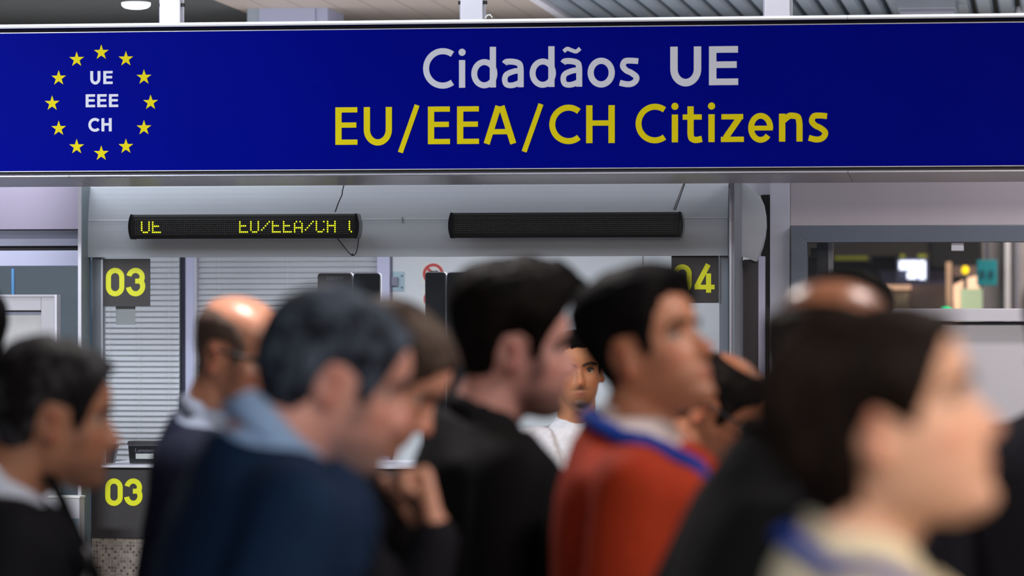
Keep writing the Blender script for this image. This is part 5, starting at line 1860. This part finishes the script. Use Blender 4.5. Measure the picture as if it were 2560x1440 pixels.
# 1 man at the lower left, looking right
r1 = person('man with grey streaked dark hair in a dark suit at the lower left corner', 136, 1062, 1450, -12, 4, body_phi=-10, lean=0.06, neck=0.112, back_shift=0.035, bw=0.96,
       skin=(178, 124, 98), stubble=0.45, stub_rgb=(70, 58, 56), hair=dict(style='short', base=0.016, top=0.026, back=0.012, rough=0.005), hair_m=H_GREYDARK,
       jacket=(C_NIGHT, 0.024), shirt_m=C_BWHITE, collar_m=C_BWHITE, lapel=C_NIGHT, seed=1, brow=(50, 44, 44))
root1, Mh1, B1, k1, so1 = r1
d1 = FPX / 1450 + 0.02
bm = bmesh.new()
pts = [W(a_, b_, d1) for a_, b_ in ((118, 1185), (150, 1240), (185, 1320), (222, 1398), (250, 1470), (270, 1560))]
sd = RGT * 0.013
for i in range(len(pts) - 1):
    q = [pts[i] - sd, pts[i] + sd, pts[i + 1] + sd, pts[i + 1] - sd]
    f0 = [bm.verts.new(c_) for c_ in q]; f1 = [bm.verts.new(c_ + FWD * 0.004) for c_ in q]
    bm.faces.new(f0); bm.faces.new(f1[::-1])
    for j in range(4): bm.faces.new((f0[j], f1[j], f1[(j + 1) % 4], f0[(j + 1) % 4]))
obj('lanyard', bm, C_LANK, root1)
bm = bmesh.new()
tube(bm, [W(204, 1376, d1), W(214, 1372, d1 - .008), W(226, 1390, d1 - .01), W(222, 1412, d1 - .008), W(212, 1402, d1), W(204, 1376, d1)], 0.0035, 8)
obj('buckle', bm, M_ALU, root1, smooth=True)
bm = bmesh.new()
c_ = W(272, 1620, d1)
box(bm, c_.x - 0.03, c_.x + 0.03, c_.y - 0.002, c_.y + 0.002, c_.z - 0.045, c_.z + 0.04)
obj('badge_card', bm, M_PAPER, root1)
# 2 bald man with glasses behind
person('bald man with glasses in a navy suit, behind the grey haired man', 534, 896, 1240, 28, 14, body_phi=14, lean=0.02, back_shift=-0.02, bw=0.96,
       skin=(210, 148, 122), stubble=0.6, stub_rgb=(84, 62, 56), hair=dict(style='bald', base=0.004, top=0.004, rough=0.001, hi=lambda d: bald_hi(d) + (0.012 if d > 62 else 0)), hair_m=H_STUB,
       jacket=(C_NAVY, 0.022), shirt_m=C_PBLUE, collar_m=C_PBLUE, lapel=C_NAVY, glasses=M_BLACK, seed=2)
# 3 big grey haired man
person('grey haired man in a deep blue suit with a light blue collar, head bowed', 838, 966, 1680, -6, 17, hs=1.04, neck=0.084, back_shift=0.03, body_phi=-16, lean=0.13,
       skin=(222, 162, 148), stubble=0.7, stub_rgb=(104, 92, 90), hair=dict(style='low', base=0.014, top=0.012, back=0.024, side=0.020, rough=0.006, lumps=6), hair_m=H_GREY,
       jacket=(C_TEAL, 0.026), shirt_m=C_LBLUE, collar_m=C_LBLUE, collar_h=0.05, collar_back=0.012, lapel=C_TEAL, bw=1.10, seed=3, brow=(70, 66, 66), neck_r=0.060)


# 4 thinking man with the hand at his mouth
def arm4(B):
    d = FPX / 1480
    wrist = W(1092, 1336, d - 0.10)
    elbow = W(1000, 1640, d - 0.14)
    fist = W(1062, 1205, d - 0.05)
    dx = (fist - wrist).normalized()
    zz = (RGT - dx * RGT.dot(dx)).normalized()
    yy = zz.cross(dx)
    R = Matrix((dx, yy, zz)).transposed().to_4x4()
    return elbow, wrist, (Matrix.Translation(wrist) @ R, hand_geo(74, -1, 0.9, 1.14))


person('man with head bowed and fist held to his mouth, beside the grey haired man', 938, 948, 1480, 4, 36, body_phi=0, lean=0.10,
       skin=(222, 162, 138), stubble=0.35, stub_rgb=(110, 84, 76), hair=dict(style='short', base=0.012, top=0.016, rough=0.004), hair_m=H_BROWNGREY,
       jacket=(C_NIGHT, 0.020), shirt_m=C_PBLUE, collar_m=C_PBLUE, lapel=C_NIGHT, right_arm=arm4, cuff=C_PBLUE, voxel=0.0055, seed=4, brow=(70, 50, 44))
# 5 man with the quiff, black coat
person('bearded young man with dark quiff in a black coat at the centre', 1286, 886, 1400, -6, 3, body_phi=-14, lean=0.03,
       skin=(220, 162, 150), stubble=0.74, stub_rgb=(34, 26, 25), hair=dict(style='short', base=0.010, top=0.046, quiff=0.022, back=0.006, rough=0.007), hair_m=H_DARK,
       jacket=(C_BLACK, 0.026), shirt_m=C_BLACK, high_collar=(C_BLACK, 0.05, 0.012), open_v=False, seed=5)
# 6 man in the orange jacket
person('dark haired young man in a burnt orange jacket with blue lanyard, chin raised', 1560, 897, 1490, 32, -20, body_phi=4, neck=0.130, back_shift=-0.022, neck_r=0.053, bw=1.14, lean=0.02,
       skin=(190, 128, 98), stubble=0.30, stub_rgb=(80, 56, 46), hair=dict(style='short', base=0.009, top=0.036, quiff=0.004, back=0.002, rough=0.005), hair_m=H_BLACK,
       jacket=(C_ORANGE, 0.024), shirt_m=C_PINKW, collar_m=C_PINKW, collar_h=0.04, lapel=C_ORANGE, lanyard=(C_LANB, 0.030), seed=6, brow=(20, 14, 12))
# 7 man facing us
person('man with goatee in a white cardigan and tee facing the viewer, between two heads', 1444, 932, 800, 86, 2, roll=3, by_ear=False, neck=0.160, body_phi=88, lean=0.02,
       skin=(206, 138, 98), stubble=0.8, stub_rgb=(52, 36, 30), goatee=True, hair=dict(style='short', base=0.005, top=0.009, rough=0.002), hair_m=H_DARK,
       jacket=(C_OFFW, 0.024), shirt='tee', shirt_m=C_TEE, seed=7, voxel=0.0055, brow=(26, 18, 16), trousers=(60, 62, 70))
# 8 small balding man with glasses, looking down
person('balding man with glasses looking down, white collar, right of the orange jacket', 1757, 1028, 1170, 22, 32, body_phi=4, lean=0.10,
       skin=(178, 116, 88), stubble=0.3, stub_rgb=(80, 56, 48), hair=dict(style='short', base=0.012, top=0.010, rough=0.003, hi=lambda d: 0.112), hair_m=H_DARK,
       jacket=(C_NAVY, 0.022), shirt_m=C_BWHITE, collar_m=C_BWHITE, lapel=C_NAVY, glasses=M_BLACK, seed=8)
# 9 tall man with a shiny crown
person('man with shiny bald crown and dark side hair in a charcoal suit behind the woman', 2095, 920, 1720, -32, 12, by_ear=False, body_phi=-18, lean=0.16,
       skin=(184, 122, 92), stubble=0.2, stub_rgb=(80, 56, 48), hair=dict(style='bald', base=0.014, top=0.008, back=0.010, rough=0.004, hi=bald_hi), hair_m=H_BROWN,
       jacket=(C_CHAR, 0.026), shirt_m=C_CHAR, high_collar=(C_CHAR, 0.03, 0.016), lapel=C_CHAR, bw=1.04, seed=9)
# 10 the woman in front
person('woman with dark bobbed hair in a cream coat and blue lanyard at the lower right', 2188, 1076, 2450, 10, -13, hs=0.99, neck=0.134, back_shift=-0.02, body_phi=6, lean=0.03, fem=True,
       skin=(236, 182, 154), lips=(168, 96, 86), hair=dict(style='woman', base=0.022, top=0.007, back=0.022, side=0.027, quiff=0.004, rough=0.006, lumps=5), hair_m=H_BROWN,
       jacket=(C_CREAM, 0.022), shirt_m=C_CREAM, collar_m=C_CREAM, collar_h=0.035, open_v=False, lanyard=(C_LANB, 0.020), lapel=C_CREAM, seed=10, brow=(60, 42, 36), neck_r=0.048)
# 11 man at the right edge
person('person in a navy suit cut off by the right edge of the view', 2680, 868, 1330, -78, 0, by_ear=False, body_phi=-75, lean=0.0,
       skin=(190, 134, 106), hair=dict(style='short', base=0.014, top=0.024, rough=0.004), hair_m=H_BLACK,
       jacket=(C_NIGHT, 0.026), shirt_m=C_BWHITE, collar_m=C_BWHITE, lapel=C_NIGHT, seed=11)
# 12 dark haired man hidden behind the bald crown
person('dark haired man almost hidden behind the shiny bald crown', 2125, 832, 1085, -40, 2, by_ear=False, body_phi=-40, lean=0.02,
       skin=(190, 134, 106), hair=dict(style='short', base=0.014, top=0.024, rough=0.004), hair_m=H_BLACK,
       jacket=(C_BLACK, 0.022), shirt_m=C_BWHITE, collar_m=C_BWHITE, lapel=C_BLACK, seed=12)
# 13 head at the left edge
person('dark haired person at the left edge, only the back of the head in view', -118, 872, 1200, 175, 0, by_ear=False, body_phi=175, lean=0.02,
       skin=(190, 134, 106), hair=dict(style='short', base=0.012, top=0.022, rough=0.004), hair_m=H_BLACK,
       jacket=(C_BLACK, 0.022), shirt_m=C_BWHITE, collar_m=C_BWHITE, lapel=C_BLACK, seed=13)
